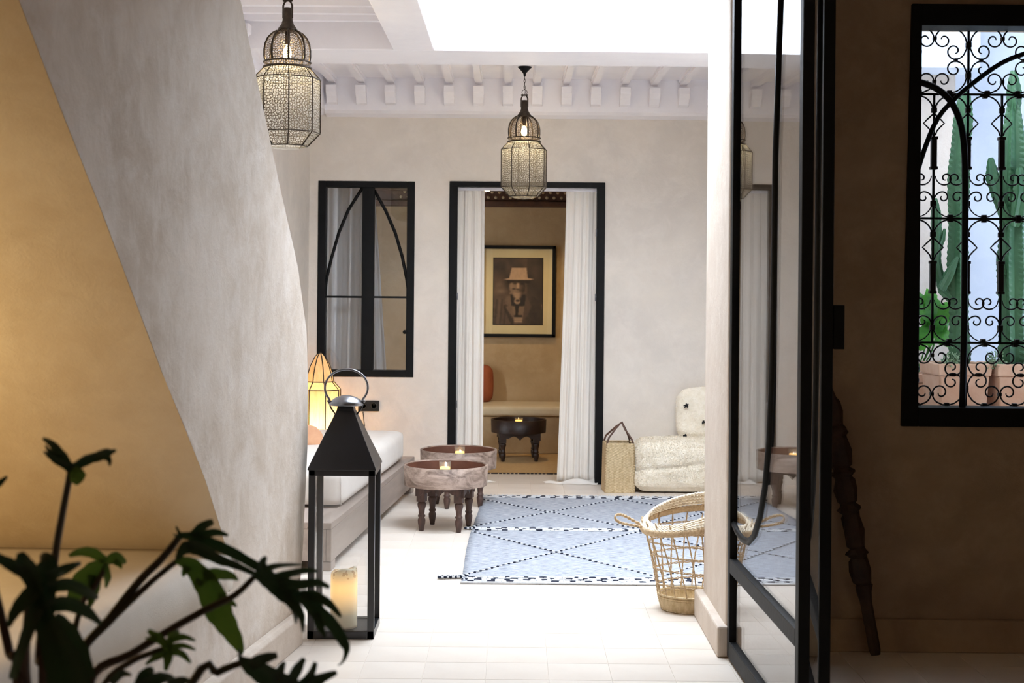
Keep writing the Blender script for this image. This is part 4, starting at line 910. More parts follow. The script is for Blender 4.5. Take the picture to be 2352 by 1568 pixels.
# ------------------------------------------------------------------ black floor lantern and its candle
def floor_lantern():
    cx, cy = -0.655, 5.655; h = 0.129; t = thing('floor_lantern', 'tall black metal and glass lantern standing on the floor by the stair wall', 'lantern', (cx, cy, 0))
    zt = 0.655; b = 0.0125
    for sx in (-1, 1):
        for sy in (-1, 1):
            bm = BM(); x, y = sx*(h-b), sy*(h-b); box(bm, x-b, x+b, y-b, y+b, 0.03, zt); obj('corner_post', bm, M['blackmetal'], t, bevel=0.0015)
    for z0, z1 in ((0.0, 0.03), (zt-0.022, zt)):
        for k in range(4):
            bm = BM(); Mx = Matrix.Rotation(k*PI/2, 4, 'Z'); box(bm, -h, h, -h, -h+2*b, z0, z1, M=Mx); obj('rail', bm, M['blackmetal'], t, bevel=0.0015)
    bm = BM(); box(bm, -h+0.02, h-0.02, -h+0.02, h-0.02, 0.018, 0.026); obj('base_plate', bm, M['tinted'], t)
    for k in range(4):
        bm = BM(); Mx2 = Matrix.Rotation(k*PI/2, 4, 'Z'); box(bm, -h+2*b, h-2*b, -h+b-0.0012, -h+b+0.0012, 0.03, zt-0.022, M=Mx2); obj('glass_pane', bm, M['panelglass'], t)
    bm = BM(); e = h+0.004; ht = 0.034; z0, z1 = zt, zt+0.235
    rings(bm, [[Vector((sx*a, sy*a, z)) for sx, sy in ((-1,-1),(1,-1),(1,1),(-1,1))] for a, z in ((e, z0), (e, z0+0.006), (ht, z1-0.01))], cap=True); obj('roof', bm, M['blackmetal'], t, bevel=0.002)
    bm = BM(); rings(bm, [[Vector((sx*a, sy*a, z)) for sx, sy in ((-1,-1),(1,-1),(1,1),(-1,1))] for a, z in ((ht, z1-0.01), (ht*0.86, z1+0.010))]); obj('vent_collar', bm, M['blackmetal'], t)
    bm = BM(); lathe(bm, [(0.066, z1+0.008), (0.069, z1+0.012), (0.060, z1+0.026), (0.040, z1+0.040), (0.014, z1+0.047), (0.001, z1+0.048)], 36); obj('cap', bm, M['roof'], t, True).data
    # handle: bracket wires and oval ring
    zc = z1+0.057
    for s in (-1, 1):
        bm = BM(); tube(bm, [(s*0.040, 0, z1-0.032), (s*0.060, 0, z1-0.005), (s*0.070, 0, z1+0.022)], 0.0032, 6); obj('handle_bracket', bm, M['blackmetal'], t, True)
        bm = BM(); lathe(bm, [(0.006, -0.006), (0.006, 0.006)], 10); o = obj('pivot', bm, M['roof'], t, True); o.location = (s*0.070, 0, z1+0.024); o.rotation_euler = (PI/2, 0, 0)
    bm = BM(); pts = []
    for i in range(31):
        a = math.radians(-38 + 256*i/30); pts.append((0.0855*math.cos(a), 0.012*math.sin(a), z1+0.078+0.072*math.sin(a)))
    pts = [(0.064, 0, z1+0.020)] + pts + [(-0.064, 0, z1+0.020)]
    tube(bm, pts, 0.0048, 8); obj('handle', bm, M['roof'], t, True)
    bm = BM(); tube(bm, [(-h, -0.03, 0.41), (-h-0.012, -0.03, 0.41), (-h-0.014, -0.03, 0.417)], 0.003, 6); obj('latch', bm, M['blackmetal'], t, True)
    # candle
    p = at(788, 1448, 5.6); c = thing('pillar_candle', 'fat ivory pillar candle glowing inside the black floor lantern', 'candle', (p.x, 5.62, 0.0265))
    bm = BM(); n = 36; prof = [(0.052, 0), (0.0525, 0.01), (0.0525, 0.12), (0.0525, 0.205)]; rs = [[Vector((r*math.cos(2*PI*i/n), r*math.sin(2*PI*i/n), z)) for i in range(n)] for r, z in prof]
    for r, dz in ((0.050, 0.0), (0.044, 0.006), (0.036, 0.0), (0.025, -0.02), (0.004, -0.024)):
        rs.append([Vector((r*math.cos(2*PI*i/n), r*math.sin(2*PI*i/n), 0.222+dz+0.009*math.sin(2*PI*i/n*1+2.2)+0.004*math.sin(6*PI*i/n))) for i in range(n)])
    rings(bm, rs)
    m, nt, out = nodes('glowing_wax'); L = nt.links.new
    pr = N(nt, 'ShaderNodeBsdfPrincipled', i_Roughness=0.4); tc = N(nt, 'ShaderNodeTexCoord'); sp = N(nt, 'ShaderNodeSeparateXYZ'); L(tc.outputs['Object'], sp.inputs[0])
    nz_ = N(nt, 'ShaderNodeTexNoise', i_Scale=45.0, i_Detail=3.0); L(tc.outputs['Object'], nz_.inputs['Vector'])
    g1 = N(nt, 'ShaderNodeMapRange'); g1.inputs[1].default_value = 0.05; g1.inputs[2].default_value = 0.15; L(sp.outputs['Z'], g1.inputs[0])
    g2 = N(nt, 'ShaderNodeMapRange'); g2.inputs[1].default_value = 0.235; g2.inputs[2].default_value = 0.17; L(sp.outputs['Z'], g2.inputs[0])
    ml = N(nt, 'ShaderNodeMath', operation='MULTIPLY'); L(g1.outputs[0], ml.inputs[0]); L(g2.outputs[0], ml.inputs[1])
    m2 = N(nt, 'ShaderNodeMath', operation='MULTIPLY_ADD'); m2.inputs[1].default_value = 0.75; m2.inputs[2].default_value = 0.03; L(ml.outputs[0], m2.inputs[0])
    pr.inputs['Emission Color'].default_value = lin((255, 196, 104)); L(m2.outputs[0], pr.inputs['Emission Strength'])
    # brown soot fringe below the rim
    a1 = N(nt, 'ShaderNodeMath', operation='GREATER_THAN'); a1.inputs[1].default_value = 0.56; L(nz_.outputs[0], a1.inputs[0])
    a2 = N(nt, 'ShaderNodeMath', operation='GREATER_THAN'); a2.inputs[1].default_value = 0.196; L(sp.outputs['Z'], a2.inputs[0])
    a3 = N(nt, 'ShaderNodeMath', operation='MULTIPLY'); L(a1.outputs[0], a3.inputs[0]); L(a2.outputs[0], a3.inputs[1]); a4 = N(nt, 'ShaderNodeMath', operation='MULTIPLY'); a4.inputs[1].default_value = 0.6; L(a3.outputs[0], a4.inputs[0])
    mx = N(nt, 'ShaderNodeMix', data_type='RGBA'); mx.inputs['A'].default_value = lin((226, 222, 196)); mx.inputs['B'].default_value = lin((120, 66, 46)); L(a4.outputs[0], mx.inputs['Factor']); L(mx.outputs['Result'], pr.inputs['Base Color'])
    L(pr.outputs[0], out.inputs[0])
    obj('wax', bm, m, c, True)
    bm = BM(); tube(bm, [(0, 0, 0.197), (0.001, 0, 0.208), (0.004, 0, 0.214)], 0.0015, 6); obj('wick', bm, M['tuft'], c)
floor_lantern()
# ------------------------------------------------------------------ glass passage doors (two open leaves)
def leaf(name, far, near, flip=1, latch=False):
    fx, fy = far; nx_, ny = near; L_ = math.hypot(nx_-fx, ny-fy); rz = math.atan2(ny-fy, nx_-fx)
    t = sempty(name, (fx, fy, 0), rz)     # local x runs from hinge (far) to the free edge (near)
    H = 2.55; s = 0.044; d = 0.017
    def bar(nm, x0, x1, z0, z1, dd=d): b = BM(); box(b, x0, x1, -dd, dd, z0, z1); return obj(nm, b, M['black'], t, bevel=0.003)
    bar('stile', 0, s, 0.012, H); bar('stile', L_-s, L_, 0.012, H); bar('bottom_rail', s, L_-s, 0.012, 0.075); bar('top_rail', s, L_-s, H-0.05, H); bar('lock_rail', s, L_-s, 0.328, 0.382)
    xv = 0.73*L_/1.05
    r = 0.010
    pts = [(s, 0.510), (0.12, 0.492), (0.22, 0.484), (0.33, 0.494), (0.43, 0.535), (0.52, 0.61), (0.60, 0.72), (0.66, 0.88), (0.695, 1.10), (0.712, 1.4), (0.72, 1.8), (xv, 2.5)]
    b = BM(); tube(b, [(x, 0, z) for x, z in pts], 0.013, 8); obj('tracery', b, M['black'], t, True)
    b = BM(); box(b, s*0.8, L_-s*0.8, -0.003, 0.003, 0.38, H-0.04); obj('glass_pane', b, M['doorglass'], t)
    b = BM(); box(b, s*0.8, L_-s*0.8, -0.003, 0.003, 0.07, 0.33); obj('glass_pane', b, M['doorglass'], t)
    if latch:
        b = BM(); box(b, L_-0.050, L_-0.004, 0.018, 0.05, 1.20, 1.33); obj('latch_box', b, M['black'], t, bevel=0.002)
    for z in (0.30, 1.25, 2.25):
        b = BM(); lathe(b, [(0.009, -0.05), (0.009, 0.05)], 10); o = obj('hinge', b, M['black'], t, True); o.location = (-0.006, 0, z)
    return t
leaf('door_2', (0.826, 5.28), (0.855, 4.12))
leaf('door_3', (1.085, 5.28), (0.930, 4.19), latch=True)
# ------------------------------------------------------------------ window 2 with wrought iron grille
w2 = sempty('window_2')
X0, X1, Z0, Z1 = W2; yf = 5.42
tl, bl_ = at(2088, 10, yf), at(2068, 978, yf)
def quadbar(pts, y0, y1):
    b = BM(); prism(b, pts, 'y', y0, y1); return obj('frame_bar', b, M['black'], w2, bevel=0.003)
ix = X0+0.003
quadbar([(bl_.x, bl_.z), (ix, bl_.z), (ix+0.002, tl.z), (tl.x+0.008, tl.z)], yf-0.018, yf+0.10)
quadbar([(X1-0.002, bl_.z), (X1+0.065, bl_.z), (X1+0.065, tl.z), (X1-0.002, tl.z)], yf-0.018, yf+0.10)
quadbar([(ix, Z1-0.004), (X1, Z1-0.004), (X1, tl.z), (ix, tl.z)], yf-0.018, yf+0.10)
quadbar([(ix, bl_.z), (X1, bl_.z), (X1, Z0+0.004), (ix, Z0+0.004)], yf-0.018, yf+0.10)
def leafbar(pts, r):
    P_ = [at(x, y, yf+0.012) for x, y in pts]; q = []
    for i in range(len(P_)-1):
        for s in (0, 0.34, 0.67):
            p0, p1, p2, p3 = P_[max(i-1, 0)], P_[i], P_[i+1], P_[min(i+2, len(P_)-1)]
            q.append(0.5*((2*p1)+(p2-p0)*s+(2*p0-5*p1+4*p2-p3)*s*s+(3*p1-p0-3*p2+p3)*s**3))
    q.append(P_[-1]); b = BM(); tube(b, q, r, 8); obj('tracery', b, M['black'], w2, True)
leafbar([(2110, 385), (2128, 330), (2155, 270), (2195, 225), (2245, 183), (2300, 145), (2352, 124), (2420, 108), (2510, 112)], 0.0095)
leafbar([(2106, 188), (2118, 190), (2150, 203), (2180, 228), (2203, 272), (2214, 330), (2217, 420), (2216, 600), (2214, 780), (2210, 940)], 0.0125)
g = thing('window_grille', 'black wrought iron scroll grille filling the window opening', 'grille', (0, 5.515, 0))
zs = [at(2225, y, 5.515).z for y in (60, 217, 502, 787, 934)]
xs = [1.762+0.1315*k for k in range(-1, 4)]
def gbar(nm, pts, r, n=6): b = BM(); tube(b, pts, r, n); return obj(nm, b, M['iron'], g, True)
for z in zs[:-1]: gbar('cross_bar', [(X0-0.01, 0, z), (X1+0.01, 0, z)], 0.0058, 4)
for k, x in enumerate(xs):
    if k % 2: gbar('upright', [(x, 0, Z0), (x, 0, Z1)], 0.0058, 4)
    else: gbar('upright', [(x, 0, zs[3]), (x, 0, zs[1])], 0.0058, 4)
def scroll(x, z, ang, segs, both=True, r=0.0033):
    """iron scroll drawn with a turtle: starts at (x,z) heading ang, segs of (radius, turn degrees, end radius)"""
    out_ = []
    for sg in ((1, -1) if both else (1,)):
        px, pz, h = x, z, ang + (0 if sg == 1 else PI); pts = [(px, pz)]
        for (R0, turn, R1) in segs:
            m = max(4, int(abs(turn)/16)); dt = math.radians(turn)/m*sg
            for i in range(m):
                Rr = R0+(R1-R0)*(i+0.5)/m; ds = Rr*abs(dt); h += dt/2; px += ds*math.cos(h); pz += ds*math.sin(h); h += dt/2; pts.append((px, pz))
        out_.append(pts)
    P_ = (out_[1][::-1][:-1] + out_[0]) if both else out_[0]
    rad = [r*(0.75 if i < 4 or i > len(P_)-5 else 1) for i in range(len(P_))]
    b = BM(); tube(b, [(q[0], 0, q[1]) for q in P_], rad, 5); return obj('scroll', b, M['iron'], g, True)
def collar(x, z, s=0.009): b = BM(); box(b, x-s, x+s, -0.009, 0.009, z-s, z+s); obj('collar', b, M['iron'], g, bevel=0.002)
def quad_band(zt, zb):
    mains = [x for k, x in enumerate(xs) if k % 2] ; allx = [mains[0]-0.263] + mains
    hh = (zt-zb)/2; Rr = 0.067
    for x in allx:
        for sx in (-1, 1):
            for top in (1, -1):
                if x < X0-0.2 and sx < 0: continue
                cx = x+sx*(Rr+0.006); cz = (zt-Rr-0.006) if top > 0 else (zb+Rr+0.006)
                # midpoint of the big arc hugging the corner of upright and cross bar
                a = math.atan2(top, -sx); mxp, mzp = cx+Rr*math.cos(a), cz+Rr*math.sin(a)
                if mxp < X0-0.12 or mxp > X1+0.1: continue
                scroll(mxp, mzp, a+PI/2, [(Rr, 78, Rr), (0.042, 60, 0.038), (0.031, 370, 0.008)])
        if X0 < x < X1:
            collar(x, zt-0.073, 0.010); collar(x, zb+0.073, 0.010)
        for sx in (-1, 1):
            if X0+0.01 < x+sx*0.073 < X1: collar(x+sx*0.073, zt-0.006); collar(x+sx*0.073, zb+0.006)
            if X0+0.01 < x+sx*0.043 < X1: collar(x+sx*0.049, (zt+zb)/2, 0.007)
        if X0 < x+0.1315 < X1: collar(x+0.1315, zt-0.049, 0.007); collar(x+0.1315, zb+0.049, 0.007)
quad_band(zs[0], zs[1]); quad_band(zs[3], zs[4]-0.0)
def tall_band(zt, zb):
    s = 0.1315; Rr = s/2-0.003
    cells = [xs[0]-s/2-s, xs[0]-s/2] + [x+s/2 for x in xs]
    for cx in cells:
        if cx < X0-0.07 or cx > X1+0.05: continue
        for sx in (-1, 1):
            pts = [(cx+sx*Rr*math.sin(math.radians(a)), zt-0.005-Rr+Rr*math.cos(math.radians(a))) for a in range(0, 136, 9)]
            ex, ez = pts[-1]; pts = [(x, z) for x, z in pts if True]
            vx = cx+sx*s/2
            # cusp pointing into the cell, then back out to the upright
            pts = pts[:12] + [(vx-sx*0.026, zt-0.098), (vx-sx*0.040, zt-0.113), (vx-sx*0.024, zt-0.128), (vx-sx*0.011, zt-0.143), (vx-sx*0.006, zt-0.160)]
            b = BM(); tube(b, [(x, 0, z) for x, z in pts], 0.0033, 5); obj('cusped_arc', b, M['iron'], g, True)
            # scroll springing from below the sleeve
            b = None
            scroll(vx-sx*0.008, zb+0.165, -PI/2, [(0.036, sx*-110 if False else -sx*110, 0.032), (0.024, -sx*360, 0.006)], both=False)
            # lower circle ending in a spiral
            scroll(cx, zb+0.005, 0 if sx > 0 else PI, [(Rr, sx*92, Rr), (0.036, sx*80, 0.032), (0.022, sx*340, 0.006)], both=False)
        collar(cx, zt-0.006); collar(cx, zb+0.006)
    for x in xs:
        if x < X0+0.01 or x > X1: continue
        collar(x, zt-0.062, 0.010); collar(x, zb+0.058, 0.010)
        b = BM(); box(b, x-0.0105, x+0.0105, -0.0105, 0.0105, zb+0.19, zt-0.165); obj('sleeve', b, M['iron'], g, bevel=0.002)
        for z in (zb+0.195, zt-0.17): b = BM(); box(b, x-0.0135, x+0.0135, -0.0135, 0.0135, z-0.006, z+0.006); obj('sleeve_ring', b, M['iron'], g, bevel=0.002)
tall_band(zs[1], zs[2]); tall_band(zs[2], zs[3])
# ------------------------------------------------------------------ patio beyond the window
bm = BM(); box(bm, 1.7, 5.2, 8.1, 8.25, 0, 4.3); struct(obj('wall_patio_back', bm, M['patio']))
bm = BM(); box(bm, 1.7, at(2192, 500, 7.7).x, 7.7, 8.1, 0, 4.3); struct(obj('wall_patio_pier', bm, M['pier']))
bm = BM(); box(bm, 1.7, at(2192, 500, 7.7).x+0.05, 7.45, 7.7, at(2150, 165, 7.6).z, 4.3); struct(obj('trim_7', bm, M['patio']))
bm = BM(); box(bm, 4.7, 4.85, 5.56, 8.1, 0, 4.3); struct(obj('wall_patio_right', bm, M['patio']))
bm = BM(); box(bm, 1.68, 4.85, 5.56, 5.60, 2.62, 4.3); struct(obj('wall_patio_front', bm, M['patio']))
bm = BM(); box(bm, 3.4, 4.85, 5.45, 5.56, 0, 4.3); struct(obj('wall_patio_front', bm, M['patio']))
bm = BM()
for a in ((1.58, 2.4, 5.45, 8.25), (3.8, 4.85, 5.45, 8.25), (2.4, 3.8, 5.45, 6.55), (2.4, 3.8, 7.1, 8.25), (2.4, 2.9, 6.55, 7.1), (3.4, 3.8, 6.55, 7.1)): box(bm, *a, 4.3, 4.4)
struct(obj('patio_light_blocker', bm, M['patio']))  # added roof out of view, blocks most sky light over the patio
bm = BM(); box(bm, 1.68, 3.9, 6.45, 7.6, 0.0, 0.62); struct(obj('trim_8', bm, M['patio'], bevel=0.01))
def pot(x, y, z0, half, H, label):
    t = thing('flower_pot', label, 'pot', (x, y, z0), 0.06)
    bm = BM(); rings(bm, [[Vector((sx*a, sy*a, z)) for sx, sy in ((-1,-1),(1,-1),(1,1),(-1,1))] for a, z in ((half*0.78, 0), (half*0.95, H*0.86))]); obj('body', bm, M['terracotta'], t, bevel=0.008)
    bm = BM(); rings(bm, [[Vector((sx*a, sy*a, z)) for sx, sy in ((-1,-1),(1,-1),(1,1),(-1,1))] for a, z in ((half*1.0, H*0.86), (half*1.04, H), (half*0.86, H), (half*0.84, H*0.93))]); obj('rim', bm, M['terracotta'], t, bevel=0.006)
    bm = BM(); box(bm, -half*0.8, half*0.8, -half*0.8, half*0.8, H*0.9, H*0.945); obj('soil', bm, M['soil'], t)
    return H*0.945+z0
zp = at(2190, 832, 6.85).z
pa, pb = at(2194, 850, 6.85), at(2320, 850, 6.85)
h1 = pot(pa.x, 6.85, 0.62, 0.128, zp-0.62, 'square terracotta pot holding the slim cactus, left behind the grille')
h2 = pot(pb.x+0.015, 6.85, 0.62, 0.128, zp-0.62, 'square terracotta pot holding the thick cactus, right behind the grille')
pc_ = at(2118, 900, 7.25); h3 = pot(pc_.x-0.04, 7.25, 0.62, 0.085, at(2118, 856, 7.25).z-0.62, 'small terracotta pot with a bright leafy plant at the left of the patio ledge')
def column(parent, pts, r, ribs=6, seed=0, name='column'):
    rr = random.Random(seed); P_ = [Vector(p) for p in pts]; q = []
    for i in range(len(P_)-1):
        m = max(2, int((P_[i+1]-P_[i]).length/0.014)); q += [P_[i].lerp(P_[i+1], k/m) for k in range(m)]
    q.append(P_[-1]); L_ = len(q); rs = []; n = ribs*4
    for i, p in enumerate(q):
        t = (q[min(i+1, L_-1)]-q[max(i-1, 0)]).normalized(); s = t.cross(Vector((0, 1, 0))).normalized(); u = s.cross(t)
        f = min(1, (L_-1-i)/(3.2*r/0.014)+0.12)**0.5; f *= (0.93+0.07*math.sin(i*0.21+seed)) * (1.0 if i > 4 else 0.8+0.05*i)
        ring = []
        for k in range(n):
            a = 2*PI*k/n + seed; ridge = (k % 4 == 0); rad = r*f*(1.0 if ridge else (0.62 if k % 4 == 2 else 0.76))
            if ridge: rad *= 1+(0.10 if i % 2 else 0.0)
            ring.append(p + (s*math.cos(a)+u*math.sin(a))*rad)
        rs.append(ring)
    bm = BM(); rings(bm, rs); return obj(name, bm, M['cactus'], parent)
def A7(px, py, Y=6.85, o=(0,0,0)): v = at(px, py, Y); return v - Vector(o)
t = thing('cactus', 'slim tall green column cactus with side arms in the left patio pot', 'cactus', (pa.x, 6.85, h1)); o_ = t.location
column(t, [A7(2203, 846, 6.85, o_), A7(2198, 600, 6.85, o_), A7(2200, 400, 6.85, o_), A7(2216, 208, 6.85, o_)], 0.054, 5, 1)
column(t, [A7(2200, 700, 6.85, o_), A7(2165, 668, 6.84, o_), A7(2150, 600, 6.83, o_), A7(2150, 520, 6.83, o_), A7(2148, 455, 6.83, o_)], 0.026, 5, 2, 'arm')
column(t, [A7(2162, 665, 6.82, o_), A7(2185, 620, 6.80, o_), A7(2200, 590, 6.80, o_)], 0.028, 5, 3, 'arm')
column(t, [A7(2150, 585, 6.83, o_), A7(2165, 550, 6.83, o_), A7(2170, 525, 6.83, o_)], 0.018, 5, 4, 'arm')
t = thing('cactus', 'thick tall green column cactus with knobbly side shoots in the right patio pot', 'cactus', (pb.x+0.015, 6.85, h2)); o_ = t.location
column(t, [A7(2325, 846, 6.85, o_), A7(2322, 600, 6.85, o_), A7(2326, 400, 6.85, o_), A7(2328, 235, 6.85, o_)], 0.068, 6, 1)
column(t, [A7(2328, 260, 6.85, o_), A7(2327, 162, 6.85, o_)], 0.038, 5, 6, 'top_shoot')
column(t, [A7(2318, 520, 6.83, o_), A7(2294, 455, 6.82, o_), A7(2280, 410, 6.82, o_), A7(2276, 362, 6.82, o_)], 0.032, 5, 3, 'arm')
column(t, [A7(2330, 520, 6.80, o_), A7(2345, 440, 6.78, o_), A7(2342, 385, 6.78, o_)], 0.036, 5, 4, 'arm')
column(t, [A7(2318, 640, 6.83, o_), A7(2300, 620, 6.82, o_), A7(2292, 585, 6.82, o_)], 0.022, 5, 5, 'arm')
def clump(x, y, z, w_, h, label, seed, m=M['succulent'], n=240, ls=0.018):
    rr = random.Random(seed); t = thing('trailing_plant', label, 'plant', (x, y, z)); bm = BM(); st = BM()
    for k in range(n):
        a = rr.uniform(0, 6.28); d = rr.random()**0.5; p = Vector((w_*d*math.cos(a), w_*0.7*d*math.sin(a), h*rr.random()*(1.1-d))); 
        e = Vector((rr.uniform(-1,1), rr.uniform(-1,1), rr.uniform(0,1))).normalized()*ls; s = e.orthogonal().normalized()*ls*0.3
        V = [bm.verts.new(c) for c in (p, p+e*0.5+s, p+e, p+e*0.5-s)]; bm.faces.new(V)
    f = obj('foliage', bm, m, t); f['kind'] = 'stuff'
    for k in range(7):
        a = k*0.9; tube(st, [(0, 0, -0.01), (w_*0.3*math.cos(a), w_*0.2*math.sin(a), h*0.5), (w_*0.7*math.cos(a), w_*0.5*math.sin(a), h*0.8)], 0.0015, 4)
    s_ = obj('stems', st, M['succulent'], t); s_['kind'] = 'stuff'
v = at(2180, 836, 6.8); clump(v.x, 6.76, h1, 0.07, 0.09, 'grey green groundcover at the foot of the slim cactus', 4)
v = at(2280, 836, 6.8); clump(v.x, 6.76, h2, 0.06, 0.10, 'grey green groundcover at the foot of the thick cactus', 5)
# ------------------------------------------------------------------ leaves
def lobed_leaf(parent, base, tip, normal, width, lobes, material, name='leaf', droop=0.15, wcore=0.16, curl=0.5, seed=0, lobew=0.12):
    """deeply lobed leaf: core blade along base->tip with curved fingers on both sides"""
    base, tip, nrm = Vector(base), Vector(tip), Vector(normal).normalized(); ax = tip-base; L_ = ax.length; ax.normalize()
    side = nrm.cross(ax).normalized(); nrm = ax.cross(side).normalized(); rr = random.Random(seed); bm = BM()
    def mid(t): return base + ax*L_*t + nrm*(-droop*L_*(t-0.0)**2) 
    m = 14; G = []
    for i in range(m+1):
        t = i/m; w_ = width*wcore*(math.sin(PI*min(1, t*1.15+0.05))**0.6 if t < 0.85 else (1-t)/0.15*0.55+0.02)
        if t <= 0.02: w_ = width*wcore*0.5
        c = mid(t); G.append([bm.verts.new(c - side*w_ + nrm*0.06*w_), bm.verts.new(c), bm.verts.new(c + side*w_ + nrm*0.06*w_)])
    for i in range(m):
        for k in (0, 1): bm.faces.new((G[i][k], G[i][k+1], G[i+1][k+1], G[i+1][k]))
    for s in (-1, 1):
        for (t, l, ang) in lobes:
            l2 = l*width*rr.uniform(0.85, 1.12); a = math.radians(ang+rr.uniform(-6, 6)); c = mid(t); q = 7; prev = None; p = c.copy(); lw = width*lobew
            for i in range(q+1):
                u = i/q; aa = a - curl*u*math.copysign(1, 1) * (0.9 if ang < 90 else -0.9)
                d = ax*math.cos(aa) + side*s*math.sin(aa); 
                if i: p = p + d*(l2/q) - nrm*(0.10*l2*u/q*3)
                pr = side*s*math.cos(aa)*-1 + ax*math.sin(aa)
                ww = lw*(0.75+0.5*math.sin(PI*min(1, u*0.95))) * (1 if u < 0.72 else max(0.08, ((1-u)/0.28))**0.6)
                row = [bm.verts.new(p - pr*ww), bm.verts.new(p + nrm*0.12*ww), bm.verts.new(p + pr*ww)]
                if prev:
                    for k in (0, 1): bm.faces.new((prev[k], prev[k+1], row[k+1], row[k]))
                prev = row
    return obj(name, bm, material, parent, True)
XL = [(0.05, 0.42, 128), (0.20, 0.50, 88), (0.36, 0.52, 72), (0.52, 0.47, 60), (0.68, 0.38, 50), (0.82, 0.25, 38)]
def stalk(parent, pts, r0, r1, m=M['stem']):
    P_ = [Vector(p) for p in pts]; q = []
    for i in range(len(P_)-1):
        p0, p1, p2, p3 = P_[max(i-1, 0)], P_[i], P_[i+1], P_[min(i+2, len(P_)-1)]
        for s in (0, 0.25, 0.5, 0.75): q.append(0.5*((2*p1)+(p2-p0)*s+(2*p0-5*p1+4*p2-p3)*s*s+(3*p1-p0-3*p2+p3)*s**3))
    q.append(P_[-1]); n = len(q)-1; b = BM(); tube(b, q, [r0+(r1-r0)*i/n for i in range(n+1)], 8); return obj('stalk', b, m, parent, True)
# bright plant on the patio
t = thing('leafy_plant', 'bright green broad leaved plant behind the left bars of the grille', 'plant', (pc_.x-0.04, 7.25, h3)); o_ = t.location
for bx, by, tx, ty, wd, sd in ((2150, 735, 2108, 690, 0.10, 1), (2150, 740, 2185, 700, 0.10, 2), (2150, 735, 2135, 665, 0.10, 3), (2155, 760, 2190, 790, 0.09, 4), (2140, 750, 2100, 800, 0.09, 5), (2130, 730, 2112, 670, 0.09, 6), (2150, 770, 2170, 735, 0.08, 7)):
    lobed_leaf(t, A7(bx, by, 7.22, o_), A7(tx, ty, 7.16, o_), (0.1*sd-0.3, -1, 0.5), 0.11, [(0.1, 0.5, 100), (0.35, 0.55, 75), (0.6, 0.45, 55)], M['bright'], seed=sd, wcore=0.42, lobew=0.2)
    stalk(t, [(0, 0, 0), A7((bx+2118)/2, (by+870)/2, 7.24, o_), A7(bx, by, 7.22, o_)], 0.004, 0.003, M['bright'])
# foreground philodendron
PXc, PYc = -0.66, 1.88
ph = thing('philodendron', 'dark green split leaf philodendron in the near left foreground', 'plant', (PXc, PYc, 0.40)); o_ = ph.location
pt_ = thing('planter', 'round grey planter holding the foreground philodendron', 'pot', (PXc, PYc, 0))
bm = BM(); lathe(bm, [(0.14, 0.0), (0.17, 0.02), (0.20, 0.38), (0.205, 0.42), (0.185, 0.42), (0.18, 0.39)], 36); obj('body', bm, M['slab'], pt_, True)
bm = BM(); lathe(bm, [(0.18, 0.385), (0.18, 0.398)], 30); obj('soil', bm, M['soil'], pt_)
def P(px, py, Y): return at(px, py, Y) - o_
root = Vector((0, 0, 0.0))
def leafstrokes(Y, strokes, m='leaf', tilt=0.05, seed=0):
    """one leaf: a core blade and its fingers, each a creased ribbon; points and half widths are measured in photo pixels at distance Y"""
    rr = random.Random(seed); bm = BM(); tw = (rr.uniform(-0.5, 0.5), rr.uniform(-0.5, 0.5)); c0 = strokes[0][0][0]
    def W(px, py, off): return at(px, py, Y + off + 0.0004*((px-c0[0])*tw[0] + (py-c0[1])*tw[1])) - o_
    for k, (pts, ws) in enumerate(strokes):
        n = len(pts); q = []; sg = rr.uniform(-1, 1)*tilt
        for i in range(n-1):
            g_ = lambda a, j: a[max(0, min(n-1, j))]
            for s in (0, 0.25, 0.5, 0.75):
                c_ = []
                for d in (0, 1):
                    p0, p1, p2, p3 = (g_(pts, i-1)[d], pts[i][d], pts[i+1][d], g_(pts, i+2)[d]); c_.append(0.5*((2*p1)+(p2-p0)*s+(2*p0-5*p1+4*p2-p3)*s*s+(3*p1-p0-3*p2+p3)*s**3))
                q.append((c_[0], c_[1], ws[i]+(ws[i+1]-ws[i])*s))
        q.append((pts[-1][0], pts[-1][1], ws[-1]))
        prev = None; L_ = len(q)-1
        for i, (x, y, w_) in enumerate(q):
            a, b = q[max(0, i-1)], q[min(L_, i+1)]; dx, dy = b[0]-a[0], b[1]-a[1]; l = math.hypot(dx, dy) or 1; nx_, ny = -dy/l, dx/l; t = i/L_
            w_ = w_*(1+0.05*math.sin(i*2.1+k)); off = sg*t*t - 0.002*k; cr = 0.25*w_*Y/F
            row = [bm.verts.new(W(x+nx_*w_, y+ny*w_, off-cr)), bm.verts.new(W(x+nx_*w_*0.5, y+ny*w_*0.5, off-cr*0.6)), bm.verts.new(W(x, y, off+cr*0.4)), bm.verts.new(W(x-nx_*w_*0.5, y-ny*w_*0.5, off-cr*0.6)), bm.verts.new(W(x-nx_*w_, y-ny*w_, off-cr))]
            if prev:
                for j in range(4): bm.faces.new((prev[j], prev[j+1], row[j+1], row[j]))
            prev = row
    o = obj('leaf', bm, M[m], ph, True); return o
def stem(Y0, Y1, pts, r0=0.006, r1=0.0042, m='stem', root_=True):
    n = len(pts); q = [P(x, y, Y0+(Y1-Y0)*i/(n-1)) for i, (x, y) in enumerate(pts)]
    if pts[0][1] < 1600: q = [P(pts[0][0]*0.75+30, 1690, Y0)] + q
    if root_: q = [root + Vector((R.uniform(-.04,.04), R.uniform(-.04,.04), 0))] + q
    stalk(ph, q, r0, r1, M[m])
leafstrokes(1.80, [([(164,1080),(142,1048),(120,1020),(98,1006)],[11,13,9,3]), ([(155,1072),(125,1055),(100,1036)],[9,8,2]), ([(140,1045),(118,1040),(104,1022)],[8,6,2])], seed=1)
